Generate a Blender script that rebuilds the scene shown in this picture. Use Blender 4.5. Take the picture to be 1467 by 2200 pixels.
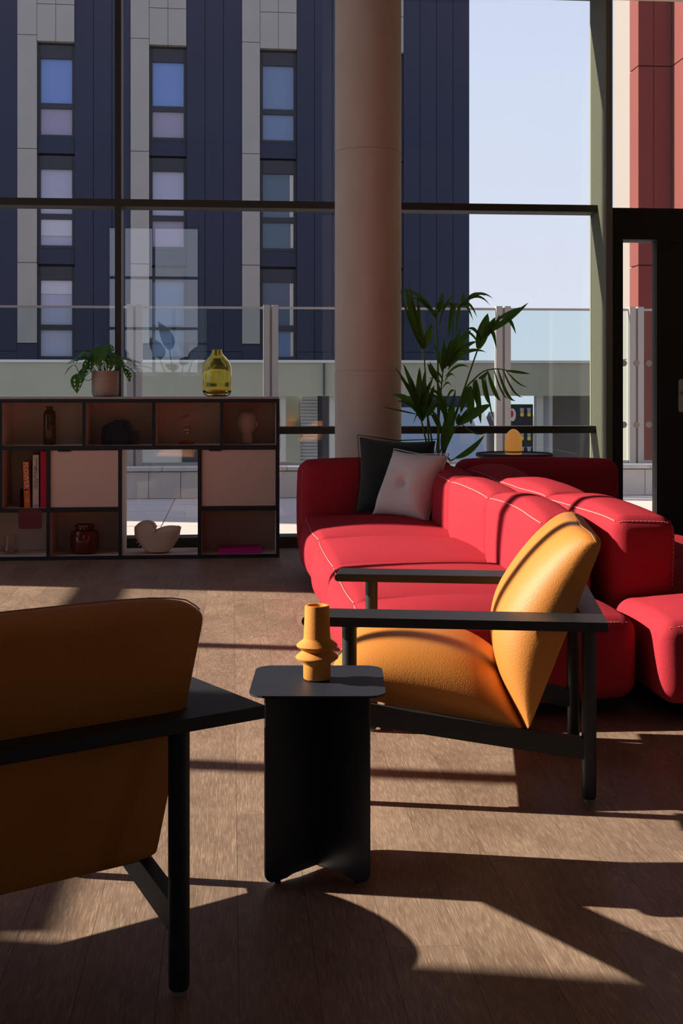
import bpy, bmesh, math, random
from mathutils import Vector, Matrix
random.seed(7)
for o in list(bpy.data.objects): bpy.data.objects.remove(o)
SC = bpy.context.scene
COL = SC.collection
R = math.radians

# ------------------------------------------------------------------ camera
cam = bpy.data.cameras.new('camera'); camo = bpy.data.objects.new('camera', cam); COL.objects.link(camo)
cam.sensor_fit = 'VERTICAL'; cam.sensor_height = 36.0
cam.lens = 36.0 * 2700 / 2200
cam.shift_y = -(1100 - 830) / 2200
cam.clip_start = 0.05; cam.clip_end = 600
camo.location = (0, 0, 1.10)
camo.rotation_euler = (R(90), 0, R(-5))
SC.camera = camo

# ------------------------------------------------------------------ world / sun / exposure
SUN_DIR = Vector((0.9733, -0.2297, -0.51)).normalized()      # travel direction of the light
sd = bpy.data.lights.new('sun', 'SUN'); sd.energy = 12.0; sd.angle = R(0.53); sd.color = (1.0, 0.86, 0.70)
so = bpy.data.objects.new('sun', sd); COL.objects.link(so)
so.rotation_euler = SUN_DIR.to_track_quat('-Z', 'Y').to_euler(); so.location = (-20, 10, 15)

W = bpy.data.worlds.new('sky'); SC.world = W; W.use_nodes = True
nt = W.node_tree; nt.nodes.clear()
tc = nt.nodes.new('ShaderNodeTexCoord'); sep = nt.nodes.new('ShaderNodeSeparateXYZ')
nt.links.new(tc.outputs['Generated'], sep.inputs[0])
ramp = nt.nodes.new('ShaderNodeValToRGB')
ramp.color_ramp.elements[0].position = 0.0; ramp.color_ramp.elements[0].color = (0.74, 0.76, 0.85, 1)
ramp.color_ramp.elements[1].position = 0.75; ramp.color_ramp.elements[1].color = (0.42, 0.52, 0.83, 1)
e = ramp.color_ramp.elements.new(0.22); e.color = (0.66, 0.71, 0.87, 1)
nt.links.new(sep.outputs['Z'], ramp.inputs[0])
nz = nt.nodes.new('ShaderNodeTexNoise'); nz.inputs['Scale'].default_value = 3.0; nz.inputs['Detail'].default_value = 4
nt.links.new(tc.outputs['Generated'], nz.inputs['Vector'])
cr = nt.nodes.new('ShaderNodeValToRGB'); cr.color_ramp.elements[0].position = .48; cr.color_ramp.elements[1].position = .75
cr.color_ramp.elements[1].color = (.35, .35, .35, 1)
nt.links.new(nz.outputs['Fac'], cr.inputs[0])
mx = nt.nodes.new('ShaderNodeMix'); mx.data_type = 'RGBA'
nt.links.new(cr.outputs['Color'], mx.inputs['Factor']); nt.links.new(ramp.outputs['Color'], mx.inputs['A'])
mx.inputs['B'].default_value = (0.78, 0.78, 0.84, 1)
bg = nt.nodes.new('ShaderNodeBackground'); bg.inputs['Strength'].default_value = 1.22
nt.links.new(mx.outputs['Result'], bg.inputs['Color'])
wo = nt.nodes.new('ShaderNodeOutputWorld'); nt.links.new(bg.outputs[0], wo.inputs[0])

SC.view_settings.view_transform = 'Standard'; SC.view_settings.look = 'None'
SC.view_settings.exposure = 0.0; SC.view_settings.gamma = 1.0; SC.view_settings.use_curve_mapping = False

# ------------------------------------------------------------------ materials
MATS = {}
def mat(name, col, rough=.6, spec=.5, metal=0, noise=None, bump=None, sheen=0, trans=0, ior=1.45, emit=None, coat=0):
    """procedural principled; noise=(scale, second colour, stretch), bump=(scale, strength, stretch)"""
    if name in MATS: return MATS[name]
    m = bpy.data.materials.new(name); m.use_nodes = True; n = m.node_tree.nodes; l = m.node_tree.links
    p = n['Principled BSDF']
    p.inputs['Base Color'].default_value = (*col, 1); p.inputs['Roughness'].default_value = rough
    p.inputs['Specular IOR Level'].default_value = spec; p.inputs['Metallic'].default_value = metal
    p.inputs['IOR'].default_value = ior; p.inputs['Transmission Weight'].default_value = trans
    p.inputs['Sheen Weight'].default_value = sheen; p.inputs['Coat Weight'].default_value = coat
    if emit:
        p.inputs['Emission Color'].default_value = (*emit[0], 1); p.inputs['Emission Strength'].default_value = emit[1]
    if noise or bump:
        t = n.new('ShaderNodeTexCoord')
    def nzn(sc, st, det=5):
        mp = n.new('ShaderNodeMapping'); l.new(t.outputs['Object'], mp.inputs[0]); mp.inputs['Scale'].default_value = st
        z = n.new('ShaderNodeTexNoise'); z.inputs['Scale'].default_value = sc; z.inputs['Detail'].default_value = det
        l.new(mp.outputs[0], z.inputs['Vector']); return z
    if noise:
        z = nzn(noise[0], noise[2] if len(noise) > 2 else (1, 1, 1))
        r = n.new('ShaderNodeValToRGB'); r.color_ramp.elements[0].position = .3; r.color_ramp.elements[1].position = .7
        r.color_ramp.elements[0].color = (*col, 1); r.color_ramp.elements[1].color = (*noise[1], 1)
        l.new(z.outputs['Fac'], r.inputs[0]); l.new(r.outputs[0], p.inputs['Base Color'])
    if bump:
        z = nzn(bump[0], bump[2] if len(bump) > 2 else (1, 1, 1), 3)
        b = n.new('ShaderNodeBump'); b.inputs['Strength'].default_value = bump[1]; b.inputs['Distance'].default_value = .004
        l.new(z.outputs['Fac'], b.inputs['Height']); l.new(b.outputs[0], p.inputs['Normal'])
    MATS[name] = m; return m

def pane_mat(name, tint, refl=1.0, base=.02):
    m = bpy.data.materials.new(name); m.use_nodes = True; n = m.node_tree.nodes; l = m.node_tree.links; n.clear()
    tr = n.new('ShaderNodeBsdfTransparent'); tr.inputs[0].default_value = (*tint, 1)
    gl = n.new('ShaderNodeBsdfGlossy'); gl.inputs['Roughness'].default_value = 0.0; gl.inputs[0].default_value = (.95, .98, 1, 1)
    fr = n.new('ShaderNodeFresnel'); fr.inputs['IOR'].default_value = 1.5
    ma = n.new('ShaderNodeMath'); ma.operation = 'MULTIPLY_ADD'; ma.inputs[1].default_value = refl; ma.inputs[2].default_value = base
    l.new(fr.outputs[0], ma.inputs[0])
    mx = n.new('ShaderNodeMixShader'); l.new(ma.outputs[0], mx.inputs[0]); l.new(tr.outputs[0], mx.inputs[1]); l.new(gl.outputs[0], mx.inputs[2])
    o = n.new('ShaderNodeOutputMaterial'); l.new(mx.outputs[0], o.inputs[0])
    MATS[name] = m; return m

def wood_floor():
    m = bpy.data.materials.new('oak_vinyl'); m.use_nodes = True; n = m.node_tree.nodes; l = m.node_tree.links
    p = n['Principled BSDF']
    t = n.new('ShaderNodeTexCoord'); oi = n.new('ShaderNodeObjectInfo')
    add = n.new('ShaderNodeVectorMath'); add.operation = 'MULTIPLY_ADD'
    comb = n.new('ShaderNodeCombineXYZ')
    for i in range(3): l.new(oi.outputs['Random'], comb.inputs[i])
    l.new(comb.outputs[0], add.inputs[0]); add.inputs[1].default_value = (37.1, 91.7, 13.3); l.new(t.outputs['Object'], add.inputs[2])
    mp = n.new('ShaderNodeMapping'); mp.inputs['Scale'].default_value = (30, 9, 1); l.new(add.outputs[0], mp.inputs[0])
    w = n.new('ShaderNodeTexNoise'); w.inputs['Scale'].default_value = 1.0; w.inputs['Detail'].default_value = 6; w.inputs['Distortion'].default_value = 1.6
    l.new(mp.outputs[0], w.inputs['Vector'])
    mp2 = n.new('ShaderNodeMapping'); mp2.inputs['Scale'].default_value = (420, 20, 1); l.new(add.outputs[0], mp2.inputs[0])
    f = n.new('ShaderNodeTexNoise'); f.inputs['Scale'].default_value = 1.0; f.inputs['Detail'].default_value = 3
    l.new(mp2.outputs[0], f.inputs['Vector'])
    b = n.new('ShaderNodeTexNoise'); b.inputs['Scale'].default_value = 3.0; b.inputs['Detail'].default_value = 2; l.new(add.outputs[0], b.inputs['Vector'])
    r = n.new('ShaderNodeValToRGB'); r.color_ramp.elements[0].position = .30; r.color_ramp.elements[1].position = .72
    r.color_ramp.elements[0].color = (.225, .148, .108, 1); r.color_ramp.elements[1].color = (.325, .228, .172, 1)
    e = r.color_ramp.elements.new(.5); e.color = (.275, .187, .138, 1)
    l.new(w.outputs['Fac'], r.inputs[0])
    # fine light pores
    fr = n.new('ShaderNodeValToRGB'); fr.color_ramp.elements[0].position = .50; fr.color_ramp.elements[1].position = .72
    l.new(f.outputs['Fac'], fr.inputs[0])
    mx = n.new('ShaderNodeMix'); mx.data_type = 'RGBA'; mx.inputs['B'].default_value = (.52, .38, .27, 1)
    sc = n.new('ShaderNodeMath'); sc.operation = 'MULTIPLY'; sc.inputs[1].default_value = .75; l.new(fr.outputs[0], sc.inputs[0])
    l.new(sc.outputs[0], mx.inputs['Factor']); l.new(r.outputs[0], mx.inputs['A'])
    # broad blotches + plank to plank tone
    hs = n.new('ShaderNodeHueSaturation'); l.new(mx.outputs['Result'], hs.inputs['Color'])
    mr = n.new('ShaderNodeMapRange'); mr.inputs['To Min'].default_value = .90; mr.inputs['To Max'].default_value = 1.08; l.new(oi.outputs['Random'], mr.inputs[0])
    mm = n.new('ShaderNodeMath'); mm.operation = 'MULTIPLY'; l.new(mr.outputs[0], mm.inputs[0])
    br = n.new('ShaderNodeMapRange'); br.inputs['From Min'].default_value = .3; br.inputs['From Max'].default_value = .7
    br.inputs['To Min'].default_value = .82; br.inputs['To Max'].default_value = 1.12; l.new(b.outputs['Fac'], br.inputs[0])
    l.new(br.outputs[0], mm.inputs[1]); l.new(mm.outputs[0], hs.inputs['Value'])
    l.new(hs.outputs[0], p.inputs['Base Color'])
    p.inputs['Roughness'].default_value = .46; p.inputs['Specular IOR Level'].default_value = .35
    bp = n.new('ShaderNodeBump'); bp.inputs['Strength'].default_value = .35; bp.inputs['Distance'].default_value = .0015
    l.new(f.outputs['Fac'], bp.inputs['Height']); l.new(bp.outputs[0], p.inputs['Normal'])
    MATS['floor'] = m; return m

M = {}
M['floor'] = wood_floor()
M['joint'] = mat('floor_joint', (.05, .035, .025), .9)
M['wall'] = mat('wall_paint', (.56, .46, .37), .9, noise=(3, (.53, .435, .35)))
M['ceil'] = mat('ceiling_paint', (.45, .44, .43), .95)
M['frame'] = mat('frame_bronze', (.052, .050, .038), .5, noise=(30, (.047, .045, .034)))
M['fin'] = mat('fin_olive_lit', (.19, .205, .145), .55, noise=(20, (.18, .19, .135)))  # lighter copy of the frame paint, sunlight on the fin painted in
M['black'] = mat('door_black', (.018, .017, .013), .55)
M['glass'] = pane_mat('window_glass', (.955, .97, .975), .5, .045)
M['balglass'] = pane_mat('balustrade_glass', (.88, .945, .945), .5, .0)
def thin_mat(name, col, tcol, mixf=.5, rough=.5):
    m = bpy.data.materials.new(name); m.use_nodes = True; n = m.node_tree.nodes; l = m.node_tree.links
    p = n['Principled BSDF']; p.inputs['Base Color'].default_value = (*col, 1); p.inputs['Roughness'].default_value = rough
    z = n.new('ShaderNodeTexNoise'); z.inputs['Scale'].default_value = 9; t = n.new('ShaderNodeTexCoord'); l.new(t.outputs['Object'], z.inputs['Vector'])
    hs = n.new('ShaderNodeHueSaturation'); hs.inputs['Color'].default_value = (*col, 1)
    mr = n.new('ShaderNodeMapRange'); mr.inputs['To Min'].default_value = .75; mr.inputs['To Max'].default_value = 1.3; l.new(z.outputs['Fac'], mr.inputs[0]); l.new(mr.outputs[0], hs.inputs['Value'])
    l.new(hs.outputs[0], p.inputs['Base Color'])
    tr = n.new('ShaderNodeBsdfTranslucent'); tr.inputs[0].default_value = (*tcol, 1)
    mx = n.new('ShaderNodeMixShader'); mx.inputs[0].default_value = mixf
    l.new(p.outputs[0], mx.inputs[1]); l.new(tr.outputs[0], mx.inputs[2]); l.new(mx.outputs[0], n['Material Output'].inputs[0])
    return m
M['dot'] = thin_mat('frosted_film', (.6, .56, .56), (.85, .80, .80), .8)
M['concrete'] = mat('column_concrete', (.70, .585, .50), .75, noise=(5, (.62, .515, .435), (1, 1, .6)), bump=(90, .15))
M['red'] = mat('sofa_wool', (.385, .030, .046), .95, .06, noise=(160, (.42, .036, .053)), bump=(420, .35))
M['redstitch'] = mat('pale_pink_thread', (.62, .27, .24), .8)
M['plinth'] = mat('sofa_plinth', (.02, .02, .022), .6)
M['orange'] = mat('orange_leather', (.62, .238, .048), .50, .40, noise=(4, (.57, .214, .041)), bump=(260, .25))
M['orangeseam'] = mat('leather_seam', (.40, .14, .02), .5)
M['ash'] = mat('black_ash', (.024, .025, .031), .45, .45, noise=(40, (.017, .018, .022), (1, 14, 14)), bump=(60, .2, (1, 16, 16)))
M['glide'] = mat('felt_glide', (.25, .24, .22), .9)
M['steel'] = mat('blue_black_steel', (.022, .026, .040), .45, .45)
M['ceramic'] = mat('mustard_ceramic', (.66, .27, .05), .75, .3, bump=(300, .12))
M['navy'] = mat('shelf_edge_navy', (.018, .022, .035), .6)
M['shelfin'] = mat('shelf_inside', (.72, .61, .53), .8, noise=(25, (.68, .57, .495), (1, 1, 6)))
M['shelfback'] = mat('shelf_back_board', (.60, .465, .39), .85)
M['shelftop'] = mat('shelf_top_laminate', (.48, .46, .46), .6)
M['pink'] = mat('cabinet_door_pink', (.84, .64, .55), .8, noise=(60, (.81, .61, .525)))
M['darkcush'] = mat('green_grey_velvet', (.030, .042, .042), .95, .2, sheen=.2, bump=(500, .3))
M['greycush'] = mat('grey_linen', (.78, .74, .72), .95, .1, noise=(140, (.71, .67, .65)), bump=(450, .45))
M['leaf'] = thin_mat('palm_green', (.040, .125, .018), (.07, .20, .015), .35)
M['leaf2'] = thin_mat('vine_green', (.065, .20, .028), (.10, .28, .02), .35)
M['stem'] = mat('palm_stem', (.10, .17, .03), .6)
M['soil'] = mat('soil', (.03, .02, .014), 1)
M['pot'] = mat('stoneware_pot', (.50, .40, .33), .85, noise=(18, (.43, .345, .285), (1, 1, 4)))
M['potdark'] = mat('dark_planter', (.05, .05, .05), .6)
M['amberglass'] = mat('olive_amber_glass', (.96, .84, .34), .04, .5, trans=1, ior=1.35)
M['amberbase'] = mat('amber_glass_base', (.80, .30, .02), .05, .5, trans=1, ior=1.4)
M['brownglass'] = mat('brown_glass', (.16, .085, .03), .08, .5, trans=.6)
M['inkglass'] = mat('ink_glass', (.03, .03, .045), .12, .5)
M['clear'] = mat('clear_glass', (.95, .93, .93), .02, .5, trans=1, ior=1.3)
M['redglass'] = mat('ruby_glass', (.20, .030, .018), .08, .6, trans=.35)
M['clay'] = mat('cream_clay', (.72, .60, .50), .9, .2, bump=(200, .1))
M['headclay'] = mat('brown_clay', (.50, .40, .33), .85, .25)
M['bk_orange'] = mat('book_orange', (.75, .16, .012), .7)
M['bk_cream'] = mat('book_cream', (.62, .52, .47), .8)
M['bk_red'] = mat('book_red', (.55, .012, .04), .7)
M['bk_mag'] = mat('book_magenta', (.62, .02, .28), .6)
M['paper'] = mat('paper', (.6, .55, .48), .9)
M['ink'] = mat('ink_black', (.03, .025, .03), .8)
M['white'] = mat('print_white', (.75, .68, .62), .8)
M['maroon'] = mat('maroon_steel', (.16, .03, .042), .6)
M['lamp'] = mat('orange_glass_lamp', (.70, .30, .07), .4, emit=((1.0, .42, .09), .30))
M['paver'] = mat('stone_paver', (.64, .58, .53), .85, noise=(7, (.57, .52, .475)), bump=(60, .2))
M['pavejoint'] = mat('paver_joint', (.14, .13, .12), 1)
M['clad'] = mat('parapet_tile', (.66, .62, .58), .8, noise=(6, (.60, .565, .53)))
M['alu'] = mat('grey_aluminium', (.42, .39, .37), .45, .5)
M['band'] = mat('olive_stone', (.40, .37, .285), .85, noise=(1.5, (.36, .335, .255)))
M['coping'] = mat('pale_coping', (.62, .60, .58), .7)
M['cream'] = mat('cream_render', (.27, .245, .23), .8)
M['whitecol'] = mat('white_render', (.50, .47, .44), .8)
M['ribs'] = mat('grey_ribbed_metal', (.46, .44, .45), .6)
M['darkglass'] = mat('dark_glazing', (.035, .040, .055), .5, .3)
M['greenwall'] = mat('sage_render', (.36, .36, .28), .85)
M['terracotta'] = mat('terracotta', (.55, .28, .10), .8)
M['navyclad'] = mat('navy_cladding', (.018, .026, .055), .55, .3, noise=(.4, (.016, .023, .050)))
M['navydark'] = mat('navy_recess', (.018, .022, .034), .6)
M['stonepanel'] = mat('pale_stone_panel', (.31, .29, .275), .85, noise=(2, (.285, .27, .255)))
M['pane_blue'] = mat('pane_blue', (.12, .21, .48), .12, .6)  # sky reflections and curtains of the office panes painted in as base colour
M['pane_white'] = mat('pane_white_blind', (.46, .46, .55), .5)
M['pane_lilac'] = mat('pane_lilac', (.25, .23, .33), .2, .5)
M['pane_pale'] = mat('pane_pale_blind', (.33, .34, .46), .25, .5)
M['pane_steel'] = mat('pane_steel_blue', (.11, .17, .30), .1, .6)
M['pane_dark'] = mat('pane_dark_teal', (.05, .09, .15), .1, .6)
M['redclad'] = mat('red_cladding', (.20, .066, .062), .6, .15, noise=(.8, (.185, .058, .055)))
M['redjoint'] = mat('red_joint', (.05, .02, .02), .9)
M['roofgrey'] = mat('grey_roof', (.36, .37, .42), .7)
M['brick'] = mat('town_brick', (.30, .20, .17), .9, noise=(3, (.36, .30, .27)))
M['yellow'] = mat('print_yellow', (.85, .65, .05), .7)
M['logored'] = mat('print_red', (.55, .03, .06), .7)
M['chrome'] = mat('satin_chrome', (.5, .5, .5), .3, metal=1)

# ------------------------------------------------------------------ mesh helpers
class MB:
    def __init__(s): s.v = []; s.f = []
    def add(s, vs, fs, mtx=None):
        k = len(s.v)
        for p in vs:
            p = Vector(p); s.v.append(mtx @ p if mtx is not None else p)
        for f in fs: s.f.append([i + k for i in f])
        return s
    def box(s, x0, x1, y0, y1, z0, z1, mtx=None):
        return s.add([(x0,y0,z0),(x1,y0,z0),(x1,y1,z0),(x0,y1,z0),(x0,y0,z1),(x1,y0,z1),(x1,y1,z1),(x0,y1,z1)],
              [(0,3,2,1),(4,5,6,7),(0,1,5,4),(1,2,6,5),(2,3,7,6),(3,0,4,7)], mtx)
    def lathe(s, prof, n=32, mtx=None, closed=False):
        vs = []; fs = []
        for r, z in prof:
            for i in range(n):
                a = 2*math.pi*i/n; vs.append((r*math.cos(a), r*math.sin(a), z))
        m = len(prof)
        for j in range(m if closed else m-1):
            j2 = (j+1) % m
            for i in range(n):
                i2 = (i+1) % n; fs.append((j*n+i, j*n+i2, j2*n+i2, j2*n+i))
        if not closed:
            if prof[0][0] > 1e-6: fs.append(tuple(range(n-1, -1, -1)))
            if prof[-1][0] > 1e-6: fs.append(tuple((m-1)*n+i for i in range(n)))
        return s.add(vs, fs, mtx)
    def tube(s, pts, rad, n=8, mtx=None):
        pts = [Vector(p) for p in pts]; vs = []; fs = []; m = len(pts)
        rr = rad if isinstance(rad, (list, tuple)) else [rad]*m
        up = Vector((0.13, .21, .97))
        for j, p in enumerate(pts):
            t = (pts[min(j+1, m-1)] - pts[max(j-1, 0)]).normalized()
            a = t.cross(up)
            if a.length < 1e-3: a = t.cross(Vector((1, 0, 0)))
            a.normalize(); b = t.cross(a)
            for i in range(n):
                g = 2*math.pi*i/n; vs.append(p + a*math.cos(g)*rr[j] + b*math.sin(g)*rr[j])
        for j in range(m-1):
            for i in range(n):
                i2 = (i+1) % n; fs.append((j*n+i, j*n+i2, (j+1)*n+i2, (j+1)*n+i))
        fs.append(tuple(range(n-1, -1, -1))); fs.append(tuple((m-1)*n+i for i in range(n)))
        return s.add(vs, fs, mtx)
    def prism(s, poly, z0, z1, mtx=None):
        n = len(poly); vs = [(x, y, z0) for x, y in poly] + [(x, y, z1) for x, y in poly]
        fs = [tuple(range(n-1, -1, -1)), tuple(range(n, 2*n))] + [(i, (i+1) % n, (i+1) % n+n, i+n) for i in range(n)]
        return s.add(vs, fs, mtx)
    def build(s, name, m, parent=None, loc=None, bevel=0, segs=2, smooth=False, angle=35, subsurf=0, rotz=None):
        me = bpy.data.meshes.new(name); bm = bmesh.new()
        vv = [bm.verts.new(p) for p in s.v]
        for f in s.f:
            try: bm.faces.new([vv[i] for i in f])
            except ValueError: pass
        if bevel:
            bmesh.ops.bevel(bm, geom=[e for e in bm.edges if len(e.link_faces) == 2 and e.calc_face_angle(0) > R(40)], offset=bevel, segments=segs, affect='EDGES', profile=.5)
        bmesh.ops.recalc_face_normals(bm, faces=bm.faces)
        bm.to_mesh(me); bm.free()
        if smooth:
            for p in me.polygons: p.use_smooth = True
            if angle: me.set_sharp_from_angle(angle=R(angle))
        me.materials.append(M[m])
        o = bpy.data.objects.new(name, me); COL.objects.link(o)
        if parent: o.parent = parent
        if loc is not None: o.location = loc
        if rotz is not None: o.rotation_euler = (0, 0, rotz)
        if subsurf:
            sb = o.modifiers.new('sub', 'SUBSURF'); sb.levels = subsurf; sb.render_levels = subsurf
        return o
def box(name, m, x0, x1, y0, y1, z0, z1, parent=None, bevel=0, **k):
    return MB().box(x0, x1, y0, y1, z0, z1).build(name, m, parent, bevel=bevel, **k)
def tag(o, label, cat, group=None):
    o['label'] = label; o['category'] = cat
    if group: o['group'] = group
    return o
def thing(name, label, cat, loc=(0, 0, 0), rotz=0, group=None):
    o = bpy.data.objects.new(name, None); COL.objects.link(o); o.empty_display_size = .1
    o.location = loc; o.rotation_euler = (0, 0, rotz); return tag(o, label, cat, group)
def struct(o, label=None):
    o['kind'] = 'structure'
    if label: o['label'] = label
    return o
def sempty(name, label, loc=(0, 0, 0), rotz=0):
    o = bpy.data.objects.new(name, None); COL.objects.link(o); o.location = loc; o.rotation_euler = (0, 0, rotz)
    return struct(o, label)
def inst(src, parent, loc, name=None, rot=None, scale=None):
    c = bpy.data.objects.new(name or src.name.split('.')[0], src.data); COL.objects.link(c); c.parent = parent; c.location = loc
    if rot: c.rotation_euler = rot
    if scale: c.scale = scale
    return c
def rrect(w, d, r, n=6):
    pts = []
    for cx, cy, a0 in ((w-r, d-r, 0), (-w+r, d-r, 90), (-w+r, -d+r, 180), (w-r, -d+r, 270)):
        for i in range(n+1):
            a = R(a0 + 90*i/n); pts.append((cx + r*math.cos(a), cy + r*math.sin(a)))
    return pts
def puffbox(h, r, bulge=(0, 0, 0), n=12, wr=0, seed=0, want=False, front=0):
    """soft upholstered block: rounded box of half size h, edge radius r, faces swollen by bulge"""
    rnd = random.Random(seed); ph = [rnd.uniform(0, 6) for _ in range(6)]
    mb = MB(); idx = {}
    def stations(hh):
        out = []
        core = hh - r
        for i in range(4): out.append(-hh + r*(1-math.cos(R(90*i/4))) if False else -hh + r*i/4)
        k = max(2, n-8)
        for i in range(k+1): out.append(-core + 2*core*i/k)
        for i in range(1, 5): out.append(core + r*i/4)
        return out
    S = [stations(c) for c in h]
    def put(p):
        q = Vector([max(-(h[i]-r), min(h[i]-r, p[i])) for i in range(3)])
        d = Vector(p) - q; d = d.normalized()*r if d.length > 1e-9 else d
        x = q + d
        g = [1 - min(1, abs(x[i]/h[i]))**2.4 for i in range(3)]
        o = Vector(x)
        for i in range(3):
            j, k = (i+1) % 3, (i+2) % 3
            bl = bulge[i]*.25 if (i == 0 and front and x[0]*front < 0) else bulge[i]
            o[i] += bl * (x[i]/h[i])**3 * g[j] * g[k]
        if wr:
            o += Vector((math.sin(9*x.y+ph[0])*math.sin(7*x.z+ph[1]), math.sin(8*x.x+ph[2])*math.sin(6*x.z+ph[3]), math.sin(7*x.x+ph[4])*math.sin(5*x.y+ph[5])))*wr
        return o
    def vid(p):
        key = tuple(round(c, 5) for c in p)
        if key not in idx: idx[key] = len(mb.v); mb.v.append(put(p))
        return idx[key]
    for ax in range(3):
        j, k = (ax+1) % 3, (ax+2) % 3
        for sgn in (-1, 1):
            for a in range(len(S[j])-1):
                for b in range(len(S[k])-1):
                    q = []
                    for (aa, bb) in ((a, b), (a+1, b), (a+1, b+1), (a, b+1)):
                        p = [0, 0, 0]; p[ax] = sgn*h[ax]; p[j] = S[j][aa]; p[k] = S[k][bb]; q.append(vid(p))
                    if sgn < 0: q.reverse()
                    mb.f.append(q)
    return (mb, put) if want else mb

# ================================================================== SETTING
GL = 8.72          # glass line of the front facade
# floor: joint-coloured base + individual planks running towards the window
fl = struct(MB().box(-5.2, 5.6, -5, GL+.05, -.12, -.004).build('floor', 'floor'), 'brown oak-look plank floor')
PWD, PL = .146, 1.22
planks = [MB().box(-PWD/2+.0004, PWD/2-.0004, 0, L-.0008, -.004, 0) for L in (PL,)]
p0 = None
ci = 0
a = -2.25
while a < 2.75:
    off = (ci * .397) % PL
    b = 1.05 - off
    while b < GL - .02:
        if b + PL > 1.1:
            if b + PL > GL:
                L = GL - b
                MB().box(-PWD/2+.0004, PWD/2-.0004, 0, L, -.004, 0).build('plank', 'floor', fl, (a, b, 0))
            elif p0 is None:
                p0 = planks[0].build('plank', 'floor', fl, (a, b, 0))
            else:
                inst(p0, fl, (a, b, 0))
        b += PL
    a += PWD; ci += 1
# closed part of the room behind and beside the camera
CE = 5.4
struct(box('ceiling', 'ceil', -5.2, 5.6, -5, GL+.1, CE, CE+.2), 'dark ceiling')
struct(MB().box(5.6, 5.8, -5, -2.4, 0, CE).box(5.6, 5.8, -1.15, GL+.1, 0, CE).box(5.6, 5.8, -2.4, -1.15, 0, .9).box(5.6, 5.8, -2.4, -1.15, 2.5, CE).build('wall_right', 'wall'), 'plain wall right of the lounge')
w4 = sempty('window_fill', 'added dark framed window in the right wall, out of view, letting in fill light')  # made-up window, out of view, brings fill light to the near chair
for b in (-2.4, -1.2): box('mullion', 'frame', 5.62, 5.70, b, b+.05, .9, 2.5, w4)
for z in (.9, 2.45): box('transom', 'frame', 5.62, 5.70, -2.4, -1.15, z, z+.05, w4)
struct(MB().box(-5.2, -2.2, -5.2, -5, 0, CE).box(-.55, 5.6, -5.2, -5, 0, CE).box(-2.2, -.55, -5.2, -5, 0, 1.3).box(-2.2, -.55, -5.2, -5, 3.95, CE).build('wall_back', 'wall'), 'plain wall behind the camera')
w3 = sempty('window_3', 'dark framed window behind the camera')
for x in (-2.2, -1.4, -.6): box('mullion', 'frame', x, x+.05, -5.12, -5.04, 1.3, 3.95, w3)
for z in (1.3, 2.1, 3.0, 3.9): box('transom', 'frame', -2.2, -.55, -5.1, -5.05, z, z+.05, w3)
struct(MB().box(-5.45, -5.2, -5, 3.68, 0, CE).box(-5.45, -5.2, 3.68, 8.06, 5.0, CE).box(-5.45, -5.2, 8.06, GL+.1, 0, CE).build('wall_left', 'wall'), 'plain wall left of the lounge')
struct(box('wall_sun_block', 'wall', -5.8, -5.3, GL+.1, 10.3, -.2, 9.0), 'added out-of-view wall blocking the sun at the terrace end')  # added unseen blocker, keeps direct sun off most of the front glass
struct(box('wall_shade_block', 'wall', -5.7, -5.4, 11.5, 14.6, -.2, 3.4), 'added out-of-view wall shading the terrace from its far end')  # added unseen blocker, casts the shade over the outer pavers
struct(box('wall_front', 'wall', -5.45, 5.8, GL-.1, GL+.12, 3.88, CE+.2), 'wall band above the window')

# left glazing (out of frame; its bars cast the thin floor shadows)
w2 = sempty('window_2', 'tall glazing left of the lounge')
for b in (4.865, 6.555): box('mullion', 'frame', -5.25, -5.04, b-.028, b+.028, 0, 5.0, w2)
for z0, z1 in ((0, .06), (.77, .82), (2.30, 2.355), (4.95, 5.0)): box('transom', 'frame', -5.25, -5.05, 3.68, 8.06, z0, z1, w2)
box('door_head', 'frame', -5.25, -5.05, 3.68, 4.837, 2.357, 2.47, w2)
for b0, b1 in ((3.68, 4.837), (4.893, 6.527), (6.583, 8.06)):
    for z0, z1 in ((.06, .77), (.82, 2.30), (2.355, 4.95)): box('pane', 'glass', -5.232, -5.22, b0, b1, z0, z1, w2)

# front glazing
w1 = sempty('window_1', 'tall dark-framed glazing of the front facade')
LM0, LM1, FA = -.782, -.74, 2.538
def fbox(name, x0, x1, y0, y1, z0, z1, m='frame'): return box(name, m, x0, x1, y0, y1, z0, z1, w1, bevel=.003)
for x0, x1 in ((-5.2, -5.15), (-3.0, -2.96), (LM0, LM1)):
    fbox('mullion', x0, x1, 8.56, GL+.03, 0, 3.9)
fbox('mullion', FA, FA+.045, 8.36, GL+.03, 0, 3.9, 'fin')
segs = [(-5.15, -3.0), (-2.96, LM0), (LM1, FA)]
for x0, x1 in segs:
    fbox('transom', x0, x1, 8.56, GL+.02, 2.313, 2.362)      # upper bar
    fbox('transom', x0, x1, 8.60, GL+.02, .773, .822)        # lower rail
    fbox('sill', x0, x1, 8.56, GL+.03, 0, .075)
    fbox('head', x0, x1, 8.56, GL+.03, 3.84, 3.9)
    for z0, z1 in ((.075, .773), (.822, 2.313), (2.362, 3.84)):
        box('pane', 'glass', x0, x1, GL-.006, GL+.006, z0, z1, w1)

struct(box('trim_1', 'clad', -5.2, FA, GL+.04, GL+.16, -.012, .035), 'pale stone sill outside the window')
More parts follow.
